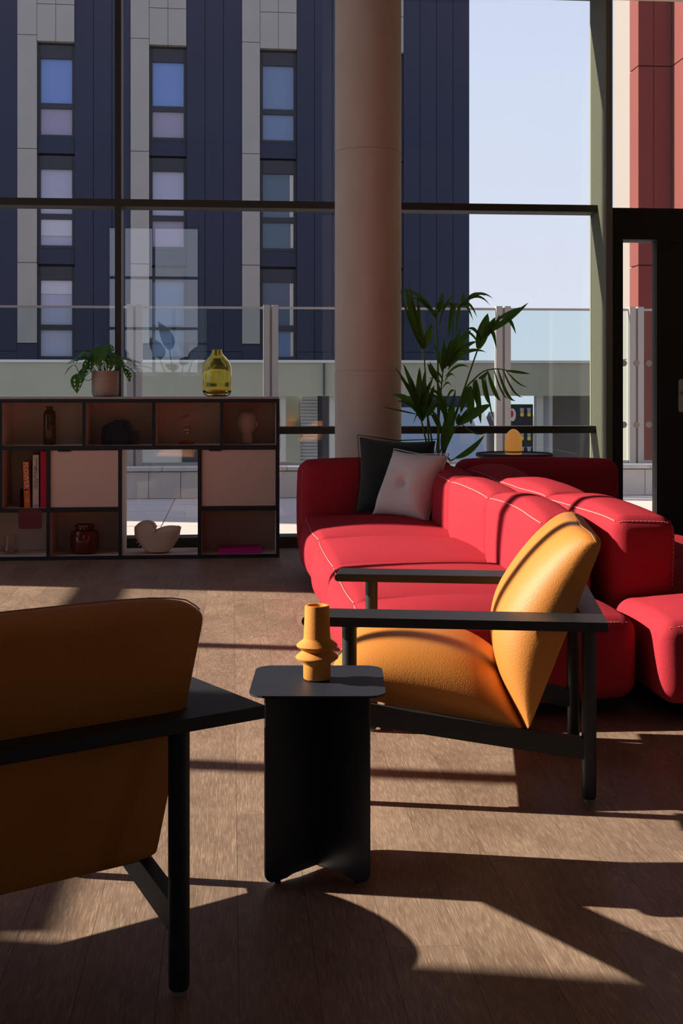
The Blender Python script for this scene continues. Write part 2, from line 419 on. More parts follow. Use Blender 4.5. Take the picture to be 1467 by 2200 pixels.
# door and side light to the right of the deep fin
d1 = sempty('door_1', 'black framed terrace door with side light')
def dbox(name, x0, x1, y0, y1, z0, z1, m='black', par=None, bv=.003): return box(name, m, x0, x1, y0, y1, z0, z1, par or d1, bevel=bv)
dbox('jamb', FA+.046, 2.700, 8.50, 8.70, 0, 2.32)
dbox('header', 2.700, 4.3, 8.50, 8.70, 2.118, 2.32)
dbox('sill', 2.700, 4.3, 8.50, 8.70, 0, .03)
sg = box('side_light', 'glass', 2.700, 2.962, 8.594, 8.606, .03, 2.118, d1)
dotm = MB().lathe([(.0225, -.001), (.0225, .001)], 20, Matrix.Rotation(R(90), 4, 'X'))
for z in (1.262, .831):
    for x in (2.735, 2.825, 2.915): dotm.build('dot', 'dot', sg, (x, 8.590, z))
dbox('post', 2.962, 2.974, 8.56, 8.66, .03, 2.118, 'frame')
lf = dbox('leaf', 2.974, 3.20, 8.54, 8.62, .035, 2.112)
dbox('leaf_stile', 4.05, 4.3, 8.54, 8.62, .035, 2.112)
dbox('leaf_rail', 3.20, 4.05, 8.54, 8.62, .035, .30); dbox('leaf_rail', 3.20, 4.05, 8.54, 8.62, 1.98, 2.112)
box('pane', 'glass', 3.20, 4.05, 8.575, 8.585, .30, 1.98, d1)
MB().prism(rrect(.018, .115, .017), -.006, .0, Matrix.Translation((3.125, 8.54, 1.035)) @ Matrix.Rotation(R(-90), 4, 'X')).build('handle_plate', 'chrome', lf)
MB().tube([(3.125, 8.535, 1.05), (3.125, 8.48, 1.05), (3.14, 8.475, 1.05), (3.25, 8.475, 1.05)], .009, 10).build('lever', 'chrome', lf, smooth=True)
# glazing above the door
fbox('transom', FA+.046, 4.3, 8.56, GL, 2.322, 2.345)
box('pane', 'glass', FA+.046, 4.3, GL-.006, GL+.006, 2.345, 3.84, w1)
struct(box('wall_corner', 'wall', 4.3, 5.6, GL-.1, GL+.1, 0, 3.88), 'plain wall beyond the door')

# concrete column
cl = thing('concrete_column', 'round brown concrete column between the bookcase and the sofa', 'column', (.887, 8.15, 0))
for z0, z1 in ((0, 1.198), (1.203, 2.62), (2.625, CE)):
    MB().lathe([(.2135, z0), (.2165, z0+.004), (.2165, z1-.004), (.2135, z1)], 64).build('drum', 'concrete', cl, smooth=True)
MB().lathe([(.211, .001), (.211, CE-.001)], 48).build('core', 'concrete', cl, smooth=True)

# ------------------------------------------------------------------ terrace
te = struct(box('terrace', 'pavejoint', -7, 8, GL+.05, 13.3, -.2, -.012), 'paved roof terrace outside the window')
TW, TD = .60, .60
pv = MB().box(-TW/2+.004, TW/2-.004, -TD/2+.004, TD/2-.004, -.012, .0)
first = None
for j in range(6):
    for i in range(13):
        x = -2.05 + i*TW; y = GL+.06 + TD/2 + j*TD
        if y + TD/2 > 12.46: continue
        if first is None: first = pv.build('paver', 'paver', te, (x, y, 0))
        else: inst(first, te, (x, y, random.uniform(-.0015, .0015)))
wt = struct(box('wall_terrace', 'pavejoint', -7, 8, 12.38, 13.1, -.2, .272), 'low tiled parapet under the glass balustrade')
ct = MB().box(-.152, .152, -.014, 0, .005, .262); cp = MB().box(-.302, .302, -.03, .76, .272, .305)
c0 = c1 = None
for i in range(26):
    x = -2.2 + i*.31
    if c0 is None: c0 = ct.build('tile', 'clad', wt, (x, 12.38, 0))
    else: inst(c0, wt, (x, 12.38, 0))
for i in range(14):
    x = -2.2 + i*.61
    if c1 is None: c1 = cp.build('coping', 'clad', wt, (x, 12.38, 0))
    else: inst(c1, wt, (x, 12.38, 0))
bal = thing('glass_balustrade', 'tall glass balustrade with grey double posts along the terrace edge', 'balustrade', (0, 12.7, .305))
posts = [-2.42, -.963, .394, 1.57, 2.77, 4.165, 5.5]
for k, x in enumerate(posts):
    pm = MB().box(x-.075, x-.012, -.05, .05, 0, 1.615).box(x+.012, x+.075, -.05, .05, 0, 1.615).box(x-.012, x+.012, -.02, .02, 0, 1.60)
    pm.build('post', 'alu', bal, bevel=.004)
    if k < len(posts)-1:
        x2 = posts[k+1]
        g = box('glass_panel', 'balglass', x+.078, x2-.078, -.008, .008, .03, 1.575, bal)
        box('top_edge', 'alu', x+.078, x2-.078, -.013, .013, 1.575, 1.598, bal)
        box('base_rail', 'alu', x+.078, x2-.078, -.03, .03, 0, .03, bal)

# ------------------------------------------------------------------ neighbouring roof pavilion (olive band, slim white columns)
pvn = thing('roof_pavilion', 'olive stone roof beam on slim white columns across the street', 'building', (0, 22, 0))
box('beam', 'band', -18, 11.5, 0, .8, .93, 1.515, pvn)
box('coping', 'coping', -18, 11.5, -.04, .84, 1.515, 1.56, pvn)
box('downpipe', 'navydark', 1.60, 1.63, -.05, 0, .94, 1.50, pvn)
for x in (.905, 1.772, -1.6, 2.95, 5.50):
    box('column', 'whitecol', x-.045 if x != 5.5 else 5.438, x+.045 if x != 5.5 else 5.56, .1, .3, -6, .93, pvn, bevel=.01)
box('sage_wall', 'greenwall', .98, 1.245, .9, 1.2, -6, .93, pvn)
rb = box('shutter', 'ribs', 1.25, 1.56, .85, 1.0, -6, .93, pvn)
slat = MB().box(1.25, 1.56, .825, .85, -.018, .018); s0 = None
for i in range(22):
    z = .88 - i*.06
    if s0 is None: s0 = slat.build('slat', 'ribs', pvn, (0, 0, z))
    else: inst(s0, pvn, (0, 0, z))
box('glazed_bay', 'darkglass', 1.56, 2.9, .9, 1.1, -6, .93, pvn)
box('back_wall', 'ribs', -18, .98, 1.2, 1.5, -6, .93, pvn)
for x in (-3.4, -2.3, -.9, .1): box('glazed_door', 'darkglass', x, x+.6, 1.14, 1.2, -6, .80, pvn)
box('grey_pier', 'roofgrey', 5.60, 5.78, .3, .6, -6, .93, pvn)
box('glazed_bay', 'darkglass', 5.78, 6.5, .4, .6, -6, .93, pvn)
sg = thing('hanging_sign_board', 'dark sign board with round badge and yellow glass motifs by the white column', 'sign', (5.17, 22.35, 0))
box('board', 'navydark', -.25, .262, 0, .05, -.9, .775, sg)
rotx = Matrix.Rotation(R(90), 4, 'X')
MB().lathe([(.085, 0), (.085, .012)], 28, Matrix.Translation((-.115, -.001, .585)) @ Matrix.Diagonal((.72, 1, 1.35, 1)) @ rotx).build('badge', 'white', sg)
MB().lathe([(.045, 0), (.045, .008)], 20, Matrix.Translation((-.135, -.014, .60)) @ Matrix.Diagonal((.7, 1, 1.4, 1)) @ rotx).build('badge_mark', 'logored', sg)
for zz in (.55, .12, -.15):
    for xx in (.06, .19):
        MB().lathe([(.0, 0), (.032, .012), (.036, .05), (.03, .07)], 12, Matrix.Translation((xx, -.01, zz))).build('glass_motif', 'yellow', sg)
        MB().lathe([(.03, .07), (.042, .16), (.040, .16), (.028, .07)], 12, Matrix.Translation((xx, -.01, zz))).build('glass_motif', 'roofgrey', sg)
tag(MB().lathe([(0, -.12), (.19, -.12), (.28, .12), (.25, .12), (.18, -.05), (0, -.05)], 24).build('planter_bowl', 'terracotta', None, (.93, 22.9, .36), smooth=True),
    'blurred terracotta planter seen beside the white column', 'planter')
box_ledge = tag(box('planter_ledge', 'greenwall', .5, 1.24, 22.65, 23.15, -6, .24), 'sage ledge carrying the terracotta planter', 'ledge')

# street level far below, distant roofs
struct(box('ground', 'brick', -180, 200, 13.3, 420, -9.2, -9), 'street level far below')
hs = thing('gabled_roof', 'pale grey pitched roof below the palm', 'building', (4.3, 30, 0))
MB().box(-1.6, 1.6, 0, 5, -9, -.75).build('wall', 'ribs', hs)
MB().add([(-1.8, -.2, -.8), (1.9, -.2, -.8), (1.9, 2.6, .55), (-1.1, 2.6, .55), (-1.8, 5.2, -.8), (1.9, 5.2, -.8)], [(0, 1, 2, 3), (3, 2, 5, 4), (0, 3, 4), (1, 5, 2), (0, 4, 5, 1)]).build('roof', 'roofgrey', hs)
rt = random.Random(3)
names = ['far left', 'second', 'third', 'fourth', 'fifth', 'sixth', 'seventh', 'last']
for row, (y, hb) in enumerate(((78, 5.2), (100, 7.2))):
    for i in range(8):
        w = rt.uniform(2.6, 3.6); x = y*.125 + (i-2)*4.3 + row*2; hgt = hb + rt.uniform(-.6, .9)
        t = thing('town_house', 'small distant town house, %s from the left in the %s row of roofs' % (names[i], ('nearer', 'farther')[row]), 'building', (x, y, -9), 0, 'distant town houses')
        MB().box(-w/2, w/2, 0, 6, 0, hgt-1).build('wall', rt.choice(['brick', 'ribs', 'whitecol']), t)
        MB().add([(-w/2-.2, -.3, hgt-1), (w/2+.2, -.3, hgt-1), (w/2+.2, 6.3, hgt-1), (-w/2-.2, 6.3, hgt-1), (-w/2-.2, 3, hgt+.6), (w/2+.2, 3, hgt+.6)],
                 [(0, 1, 5, 4), (2, 3, 4, 5), (0, 4, 3), (1, 2, 5), (0, 3, 2, 1)]).build('roof', rt.choice(['brick', 'roofgrey']), t)

# ------------------------------------------------------------------ navy office building opposite
ob = thing('office_building', 'navy clad office block with pale stone strips filling the view outside', 'building', (6.304, 33, 0), R(2.1))
def obx(name, m, u0, u1, y0, y1, z0, z1, par=None): return box(name, m, u0, u1, y0, y1, z0, z1, par or ob)
BH = 43.3
obx('body', 'navydark', -22, -.0, .30, 14, -9, BH)
cols = [(-11.25, -10.31), (-8.42, -7.47), (-5.57, -4.61), (-2.72, -1.78), (-14.1, -13.16)]
strips = [(-11.74, -11.25), (-8.90, -8.42), (-6.04, -5.57), (-3.2, -2.72), (-14.6, -14.1)]
# navy cladding sheets between the window bays
edges = [(-13.16, -11.74), (-10.31, -8.90), (-7.47, -6.04), (-4.61, -3.2), (-1.78, 0)]
for u0, u1 in edges:
    n = max(2, round((u1-u0)/.42)); 
    for k in range(n):
        a0 = u0 + (u1-u0)*k/n; a1 = u0 + (u1-u0)*(k+1)/n
        for z0, z1 in ((-9, 2.0), (2.0, 24)):
            obx('cladding_panel', 'navyclad', a0+.007, a1-.007, .0, .3, z0+.006, z1-.006)
obx('side_cladding', 'navyclad', -22, -14.6, 0, .3, -9, BH); obx('upper_cladding', 'navyclad', -14.6, 0, .0, .3, 24, BH)
for (u0, u1) in strips:
    for z0, z1 in ((2.2, 4.25), (4.25, 7.15), (7.15, 10.05), (10.05, 12.9), (12.9, 15.7)):
        obx('stone_panel', 'stonepanel', u0+.005, u1-.005, -.03, .3, z0+.008, z1-.008)
    obx('cladding_panel', 'navyclad', u0, u1, .0, .3, -9, 2.19)
    obx('cladding_panel', 'navyclad', u0, u1, .0, .3, 15.7, 24)
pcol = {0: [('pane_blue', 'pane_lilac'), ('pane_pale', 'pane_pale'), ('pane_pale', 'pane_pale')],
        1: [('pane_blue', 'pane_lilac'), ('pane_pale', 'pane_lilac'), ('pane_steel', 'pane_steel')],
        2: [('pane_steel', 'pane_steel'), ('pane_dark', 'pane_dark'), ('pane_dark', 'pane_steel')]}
for ci, (u0, u1) in enumerate(cols):
    mid = (u0+u1)/2
    for a0, a1 in ((u0, mid), (mid, u1)):
        for z0, z1 in ((9.9, 10.85), (10.85, 13.0)): obx('stone_panel', 'stonepanel', a0+.005, a1-.005, -.03, .3, z0+.008, z1-.008)
    obx('stone_panel', 'stonepanel', u0, u1, -.03, .3, 13.0, 24)
    for ri, zt in enumerate((9.89, 7.06, 4.22)):
        ma, mb_ = pcol.get(ci, pcol[2])[ri]
        obx('spandrel_panel', 'navyclad', u0+.005, u1-.005, .06, .3, zt-2.84+.01, zt-2.43-.01)
        f = MB().box(u0, u0+.08, .10, .3, zt-2.43, zt-.06).box(u1-.07, u1, .10, .3, zt-2.43, zt-.06).box(u0+.08, u1-.07, .10, .3, zt-1.68, zt-1.54).box(u0+.08, u1-.07, .10, .3, zt-2.43, zt-2.35).box(u0+.08, u1-.07, .08, .3, zt-.40, zt-.06)
        wf = f.build('window', 'navydark', ob)
        obx('pane', ma, u0+.08, u1-.07, .16, .20, zt-1.54, zt-.40, wf); obx('pane', mb_, u0+.08, u1-.07, .16, .20, zt-2.35, zt-1.68, wf)
        if ci == 2 and ri: obx('curtain', 'whitecol', u1-.17, u1-.075, .14, .16, zt-1.52, zt-.42, wf); obx('curtain', 'whitecol', u1-.15, u1-.075, .14, .16, zt-2.33, zt-1.70, wf)
        if ci == 0 and ri: obx('blind', 'pane_white', u0+.085, u1-.075, .14, .16, zt-(.75 if ri == 2 else 2.1), zt-(.41 if ri == 2 else 1.69), wf)
    obx('cladding_panel', 'navyclad', u0, u1, .0, .3, -9, 4.22-2.84)

# ------------------------------------------------------------------ red and white buildings on the right
rd = thing('red_building', 'red panel clad tower at the right edge of the view', 'building', (5.284, 16, 0))
zj = [-9, .0, 1.42, 2.68, 5.283, 8.0, 13]
for k in range(len(zj)-1):
    box('front_panel', 'redclad', .004, .205, .0, .36, zj[k]+.008, zj[k+1]-.008, rd)
    box('front_panel', 'redclad', .213, .445, .0, .36, zj[k]+.008, zj[k+1]-.008, rd)
    box('side_panel', 'redclad', .449, .95, -1.6, .0, zj[k]+.008, zj[k+1]-.008, rd)
    box('side_panel', 'redclad', .449, .95, -3.2, -1.61, zj[k]+.008, zj[k+1]-.008, rd)
box('core', 'redjoint', .02, 3.2, .02, .34, -9, 13, rd); box('core', 'redjoint', .47, 3.2, -3.15, .02, -9, 13, rd)
wh = thing('white_building', 'sunlit white block behind the red tower', 'building', (5.83, 17.2, 0))
for k, (z0, z1) in enumerate(((-9, 1.5), (1.5, 3.55), (3.55, 7.0), (7.0, 14))):
    box('wall_panel', 'cream', .0, .3, 0, 1.60, z0+.006, z1-.006, wh)
box('core', 'cream', .02, 4, .02, 1.58, -9, 14, wh)

# ================================================================== BOOKCASE
SB, SD = 8.08, .36      # front plane, depth
bc = thing('bookcase', 'navy-edged low bookcase with open cells and two pink doors by the window', 'bookcase', (0, SB, 0))
xs = [-1.96, -1.452, -1.155, -.931, -.704, -.493, -.204, -.062, .296]
def board(name, x0, x1, z0, z1, y0=.004, y1=SD):
    """panel with pale faces and a dark front edge strip"""
    b = box(name, 'shelfin', x0, x1, y0, y1, z0, z1, bc)
    box('front_edge', 'navy', x0, x1, -.004, .004, z0, z1, b)
    return b
T = .011
ZB, Z1, Z2, ZT = .019, .3165, .7105, 1.0
board('bottom_board', xs[0]-T, xs[8]+T, 0, .024)
tb = board('top_board', xs[0]-T, xs[8]+T, .996, 1.020)
box('top_laminate', 'shelftop', xs[0]-T, xs[8]+T, -.004, SD, 1.020, 1.032, tb)
board('shelf_board', xs[0]+T, xs[8]-T, .697, .724)
board('shelf_board', xs[0]+T, xs[2]-T, .303, .330); board('shelf_board', xs[2]+T, xs[4]-T, .303, .330); board('shelf_board', xs[6]+T, xs[8]-T, .303, .330)
board('side_panel', xs[0]-T, xs[0]+T, .024, .996); board('side_panel', xs[8]-T, xs[8]+T, .024, .996)
for x in (xs[1], xs[3], xs[5], xs[7]): board('upright', x-T, x+T, .724, .996)
board('upright', xs[1]-T, xs[1]+T, .330, .697)
for x in (xs[2], xs[4], xs[6]): board('upright', x-T, x+T, .024, .697)
def back(x0, x1, z0, z1): box('back_board', 'shelfback', x0+T, x1-T, SD-.012, SD, z0, z1, bc)
for i, j in ((0, 1), (1, 3), (3, 5), (5, 7), (7, 8)): back(xs[i], xs[j], .724, .996)
back(xs[0], xs[2], .33, .697); back(xs[0], xs[2], .024, .303); back(xs[2], xs[4], .33, .697); back(xs[2], xs[4], .024, .303); back(xs[6], xs[8], .33, .697); back(xs[6], xs[8], .024, .303)
for x0, x1 in ((xs[2], xs[4]), (xs[6], xs[8])):
    d = box('door', 'pink', x0+T+.003, x1-T-.003, .006, .024, .334, .693, bc, bevel=.0015)
    box('pull_tab', 'navy', x0+T+.05, x0+T+.13, .000, .008, .686, .695, d)

def put(mb, name, m, label, cat, loc, group=None, smooth=True, rotz=0, parent=None, **k):
    o = mb.build(name, m, parent, loc, smooth=smooth, **k); o.rotation_euler = (0, 0, rotz)
    return tag(o, label, cat, group)
YS = SB + .16
# top shelf row
t = thing('bottle_vase', 'tall brown glass bottle in the upper left cell', 'vase', (-1.169, YS, .724))
MB().lathe([(0, .002), (.036, .002), (.040, .012), (.040, .19), (.036, .212), (.020, .228), (.019, .238), (.024, .240), (.024, .248), (.017, .248), (.016, .225), (.032, .208), (.036, .19), (.036, .012), (0, .010)], 32).build('body', 'brownglass', t, smooth=True)
t = thing('faceted_vase', 'ink-black faceted glass vase with a low step in the second upper cell', 'vase', (-.716, YS, .724))
prof = [(-.116, 0), (.112, 0), (.114, .085), (.088, .090), (.080, .098), (.066, .125), (.048, .157), (-.03, .157), (-.072, .138), (-.108, .118), (-.116, .10)]
MB().prism(prof, -.07, .07, Matrix.Rotation(R(90), 4, 'X')).build('body', 'inkglass', t, bevel=.006)
MB().prism([(x*.55-.01, z*.9+.003) for x, z in prof], -.083, .083, Matrix.Rotation(R(90), 4, 'X')).build('facet', 'inkglass', t, bevel=.006)
t = thing('glass_candle_holder', 'clear glass ball candle holder on an amber foot in the third upper cell', 'candle holder', (-.292, YS, .724))
MB().lathe([(0, .001), (.046, .001), (.048, .008), (.040, .022), (.012, .026), (0, .026)], 28).build('foot', 'amberbase', t, smooth=True)
MB().lathe([(.0, .026), (.012, .026), (.012, .07), (.022, .082), (.012, .096), (.012, .115)] + [(.042*math.cos(R(g)), .152+.042*math.sin(R(g))) for g in range(-70, 91, 16)] + [(0, .194)], 28).build('ball_stem', 'clear', t, smooth=True)

def head_vase():
    t = thing('head_vase', 'brown clay head-shaped vase on a neck in the upper right cell', 'vase', (.100, YS, .724), R(-22))
    prof = [(.040, .0), (.043, .004), (.038, .03), (.036, .06), (.040, .075), (.056, .088), (.066, .110), (.0705, .135), (.069, .165), (.060, .192), (.045, .208), (.030, .214)]
    mb = MB(); n = 40; vs = []; fs = []
    for r, z in prof:
        for i in range(n):
            g = 2*math.pi*i/n; x = r*math.cos(g)*.92; y = r*math.sin(g)*1.06
            if z > .07:                       # face looks towards -y
                d = math.exp(-((g-1.5*math.pi)/.22)**2)
                y -= d*.017*math.exp(-((z-.128)/.018)**2)          # nose
                y -= d*.008*math.exp(-((z-.100)/.007)**2) + d*.007*math.exp(-((z-.090)/.007)**2)  # lips
                for s_ in (-.42, .42): y += .008*math.exp(-((g-1.5*math.pi-s_)/.2)**2)*math.exp(-((z-.145)/.010)**2)
                for s_ in (-.45, .45): y -= .005*math.exp(-((g-1.5*math.pi-s_)/.3)**2)*math.exp(-((z-.162)/.007)**2)
            vs.append((x, y, z))
    for j in range(len(prof)-1):
        for i in range(n): fs.append((j*n+i, j*n+(i+1) % n, (j+1)*n+(i+1) % n, (j+1)*n+i))
    fs.append(tuple(range(n-1, -1, -1))); fs.append(tuple((len(prof)-1)*n+i for i in range(n)))
    mb.add(vs, fs).build('head', 'headclay', t, smooth=True, subsurf=1)
    for s_ in (-1, 1):
        MB().lathe([(0, -.006), (.012, -.005), (.014, 0), (.010, .004), (0, .002)], 14, Matrix.Translation((s_*.068, .004, .128)) @ Matrix.Diagonal((1, 1, 1.5, 1)) @ Matrix.Rotation(R(90*s_), 4, 'Y')).build('ear', 'headclay', t, smooth=True)
head_vase()

# books + bookend in the small left cell
def book(name, label, x0, x1, h, m, rot=0, depth=.24, y0=.03):
    b = thing(name, label, 'book', (x0, SB+y0, .330)); w = x1-x0
    MB().box(0, .004, 0, depth, 0, h).box(w-.004, w, 0, depth, 0, h).box(0, w, 0, .004, 0, h).build('cover', m, b, bevel=.0012)
    box('pages', 'paper', .0045, w-.0045, .005, depth-.006, .004, h-.004, b)
    b.rotation_euler = (0, rot, 0); return b
def text(parent, body, size, loc, rot, m, ext=.0004):
    cu = bpy.data.curves.new('lettering', 'FONT'); cu.body = body; cu.size = size; cu.extrude = ext; cu.align_x = 'CENTER'; cu.align_y = 'CENTER'
    tmp = bpy.data.objects.new('tmp', cu); COL.objects.link(tmp)
    bpy.context.view_layer.update()
    me = bpy.data.meshes.new_from_object(tmp.evaluated_get(bpy.context.evaluated_depsgraph_get()))
    bpy.data.objects.remove(tmp)
    o = bpy.data.objects.new('lettering', me); COL.objects.link(o); o.parent = parent; o.location = loc; o.rotation_euler = rot
    me.materials.clear(); me.materials.append(M[m]); return o
b1 = book('book', 'orange hardback with FLOWER on its spine', -1.312, -1.266, .292, 'bk_orange', R(-2.2))
text(b1, 'FLOWER', .042, (.024, -.0010, .205), (R(90), R(90), 0), 'white')
for q, (dx, mm) in enumerate(((-.006, 'navy'), (.006, 'bk_mag'), (0, 'white'))):
    MB().lathe([(.007, 0), (.007, .0006)], 12, Matrix.Translation((.023+dx, -.0006, .112-.006*(q == 2))) @ Matrix.Rotation(R(90), 4, 'X')).build('flower_print', mm, b1)
text(b1, 'floral', .014, (.019, -.0010, .052), (R(90), R(90), 0), 'white'); text(b1, 'design', .014, (.030, -.0010, .052), (R(90), R(90), 0), 'white')
b2 = book('book', 'cream hardback with black handwritten script on its spine', -1.260, -1.214, .335, 'bk_cream')
for pts in ([(.030, .315), (.026, .29), (.034, .28), (.012, .25), (.030, .262), (.016, .235), (.034, .248), (.014, .215), (.032, .225), (.018, .195)],
            [(.010, .205), (.022, .19), (.014, .17), (.036, .185), (.016, .155), (.024, .14), (.034, .165), (.028, .13), (.010, .145), (.020, .12), (.034, .125)]):
    MB().tube([(x, -.0008, z) for x, z in pts], .0012, 6).build('script_lettering', 'ink', b2)
box('base_mark', 'roofgrey', .008, .038, -.0008, .0, .006, .024, b2)
b3 = book('book', 'tall bright red hardback beside the cream book', -1.2125, -1.1675, .358, 'bk_red')
be = thing('bookend', 'maroon steel bookend hooked over the shelf edge under the books', 'bookend', (-1.339, SB, .330))
box('upright_plate', 'maroon', .0, .003, .02, .16, .0, .115, be, bevel=.001)
MB().prism(rrect(.0735, .062, .018), -.003, 0, Matrix.Translation((.0735, -.0065, -.068)) @ Matrix.Rotation(R(90), 4, 'X')).build('hanging_plate', 'maroon', be)
# lower row
t = thing('glass_jug', 'small clear pressed glass jug in the lower left cell', 'jug', (-1.416, YS, .024))
MB().lathe([(0, .001), (.032, .001), (.047, .02), (.045, .04), (.036, .055), (.037, .12), (.034, .12), (.033, .056), (.041, .04), (.043, .022), (.03, .006), (0, .006)], 20).build('body', 'clear', t, smooth=True)
t = thing('ruby_jar', 'dark red bubble glass jar with a wide collar in the bottom row', 'jar', (-.943, YS-.02, .024))
MB().lathe([(0, .001), (.062, .001), (.084, .012), (.091, .035), (.091, .125), (.082, .148), (.058, .156), (.056, .168), (.064, .172), (.064, .186), (.054, .186), (.048, .165), (.05, .15), (.078, .14), (.084, .12), (.084, .035), (.06, .012), (0, .010)], 40).build('body', 'redglass', t, smooth=True)
rj = random.Random(5)
for q in range(14):
    g = rj.uniform(-2.6, -.5); z = rj.uniform(.03, .13); rr = rj.uniform(.004, .009)
    MB().lathe([(rr*math.cos(R(h)), rr*math.sin(R(h))) for h in range(-90, 91, 30)], 10, Matrix.Translation((.0895*math.cos(g), .0895*math.sin(g), z))).build('bubble', 'redglass', t, smooth=True)

def duck():
    t = thing('shell_vase', 'cream clay vase shaped like a ribbed shell or bird in the open cell', 'vase', (-.478, YS-.02, .024))
    # outline in the x-z plane: head curl left, open bowl right
    sec = []          # (x, z_top, z_bottom, half depth)
    out = [(-.150, .150), (-.146, .115), (-.130, .080), (-.105, .046), (-.075, .018), (-.050, .002), (.060, .002), (.092, .024), (.120, .060), (.140, .100), (.150, .140), (.152, .163),
           (.130, .169), (.100, .172), (.072, .171), (.045, .167), (.016, .158), (-.006, .149), (-.020, .145), (-.019, .151), (-.010, .160), (-.004, .170), (-.010, .176), (-.016, .188), (-.034, .202), (-.062, .210), (-.092, .206), (-.118, .194), (-.136, .178), (-.147, .164)]
    mb = MB(); n = len(out); cx, cz = -.02, .09; vs = []; fs = []
    lev = [(-1, .62), (-.85, .84), (-.5, .96), (0, 1.0), (.5, .96), (.85, .84), (1, .62)]
    for d, sc in lev:
        for i, (x, z) in enumerate(out):
            rib = 1 + .010*(1 if i % 2 else -1) if z < .165 else 1
            vs.append((cx + (x-cx)*sc*rib, d*.085, max(.001, cz + (z-cz)*(.45+.55*sc)*rib - (1-sc)*.01)))
    for j in range(len(lev)-1):
        for i in range(n): fs.append((j*n+i, j*n+(i+1) % n, (j+1)*n+(i+1) % n, (j+1)*n+i))
    fs.append(tuple(range(n-1, -1, -1))); fs.append(tuple((len(lev)-1)*n+i for i in range(n)))
    mb.add(vs, fs).build('body', 'clay', t, smooth=True, angle=50)
    # ribs
    for i in range(9):
        g = R(205 + i*16); 
        MB().tube([(-.055 + .088*math.cos(g)*k, -.080 + .03*(k-.3)**2, .115 + .11*math.sin(g)*k if .115 + .11*math.sin(g)*k > .004 else .004) for k in (.35, .6, .8, .93)], .003, 6).build('rib', 'clay', t, smooth=True)
    # dark hollow of the bowl
    MB().prism([(.140, .160), (.03, .142), (.01, .135), (.05, .110), (.11, .12)], -.045, .045, Matrix.Translation((0, 0, .0085)) @ Matrix.Rotation(R(90), 4, 'X')).build('hollow', 'headclay', t)
duck()
t = thing('magenta_book', 'magenta book lying flat in the lower right cell', 'book', (.050, YS-.04, .024), R(2))
box('cover', 'bk_mag', -.14, .14, -.10, .10, 0, .004, t, bevel=.001); box('cover', 'bk_mag', -.14, .14, -.10, .10, .030, .034, t, bevel=.001)
box('spine', 'bk_mag', -.14, .14, -.104, -.10, 0, .034, t); box('pages', 'paper', -.137, .137, -.099, .097, .004, .030, t)

# on top of the bookcase
ZS = 1.032
vs_ = thing('glass_vase', 'olive amber glass bottle vase on top of the bookcase', 'vase', (-.094, YS-.02, ZS))
MB().lathe([(0, .001), (.060, .001), (.084, .012), (.096, .04), (.0985, .07), (.097, .13), (.094, .19), (.086, .225), (.062, .254), (.040, .275), (.033, .29), (.032, .302), (.035, .306), (.030, .306), (.029, .29), (.036, .272), (.058, .249), (.082, .221), (.0905, .19), (.0935, .13), (.0945, .07), (.090, .042), (.070, .022), (0, .020)], 48).build('body', 'amberglass', vs_, smooth=True)
MB().lathe([(0, .021), (.068, .023), (.086, .040), (.080, .046), (0, .043)], 40).build('amber_base', 'amberbase', vs_, smooth=True)
# potted vine
pl = thing('potted_vine', 'trailing green vine with holed leaves in a beige stoneware pot', 'plant', (-.812, YS-.02, ZS))
MB().lathe([(0, .001), (.072, .001), (.082, .010), (.0865, .03), (.0875, .168), (.080, .168), (.079, .14), (0, .14)], 40).build('pot', 'pot', pl, smooth=True)
MB().lathe([(0, .150), (.0785, .149), (.0785, .139), (0, .139)], 24).build('soil', 'soil', pl)
def leaf_mesh(L, Wd, holes=True, cup=.12, nx=8, ny=10):
    mb = MB(); 
    for j in range(ny+1):
        v = j/ny; half = Wd/2*(math.sin(math.pi*min(1, v*1.02)**.75)**.8 if 0 < v < 1 else 0)
        half = max(half, .0015)
        for i in range(nx+1):
            u = -1 + 2*i/nx
            mb.v.append(Vector((u*half, v*L, cup*abs(u)*half - .35*L*(v-.3)**2 + .03*L)))
    for j in range(ny):
        for i in range(nx):
            if holes and j in (3, 5, 7) and i in (1, 2, 5, 6) and (i+j) % 2 == 0: continue
            k = j*(nx+1)+i; mb.f.append([k, k+1, k+nx+2, k+nx+1])
    return mb
rv = random.Random(11)
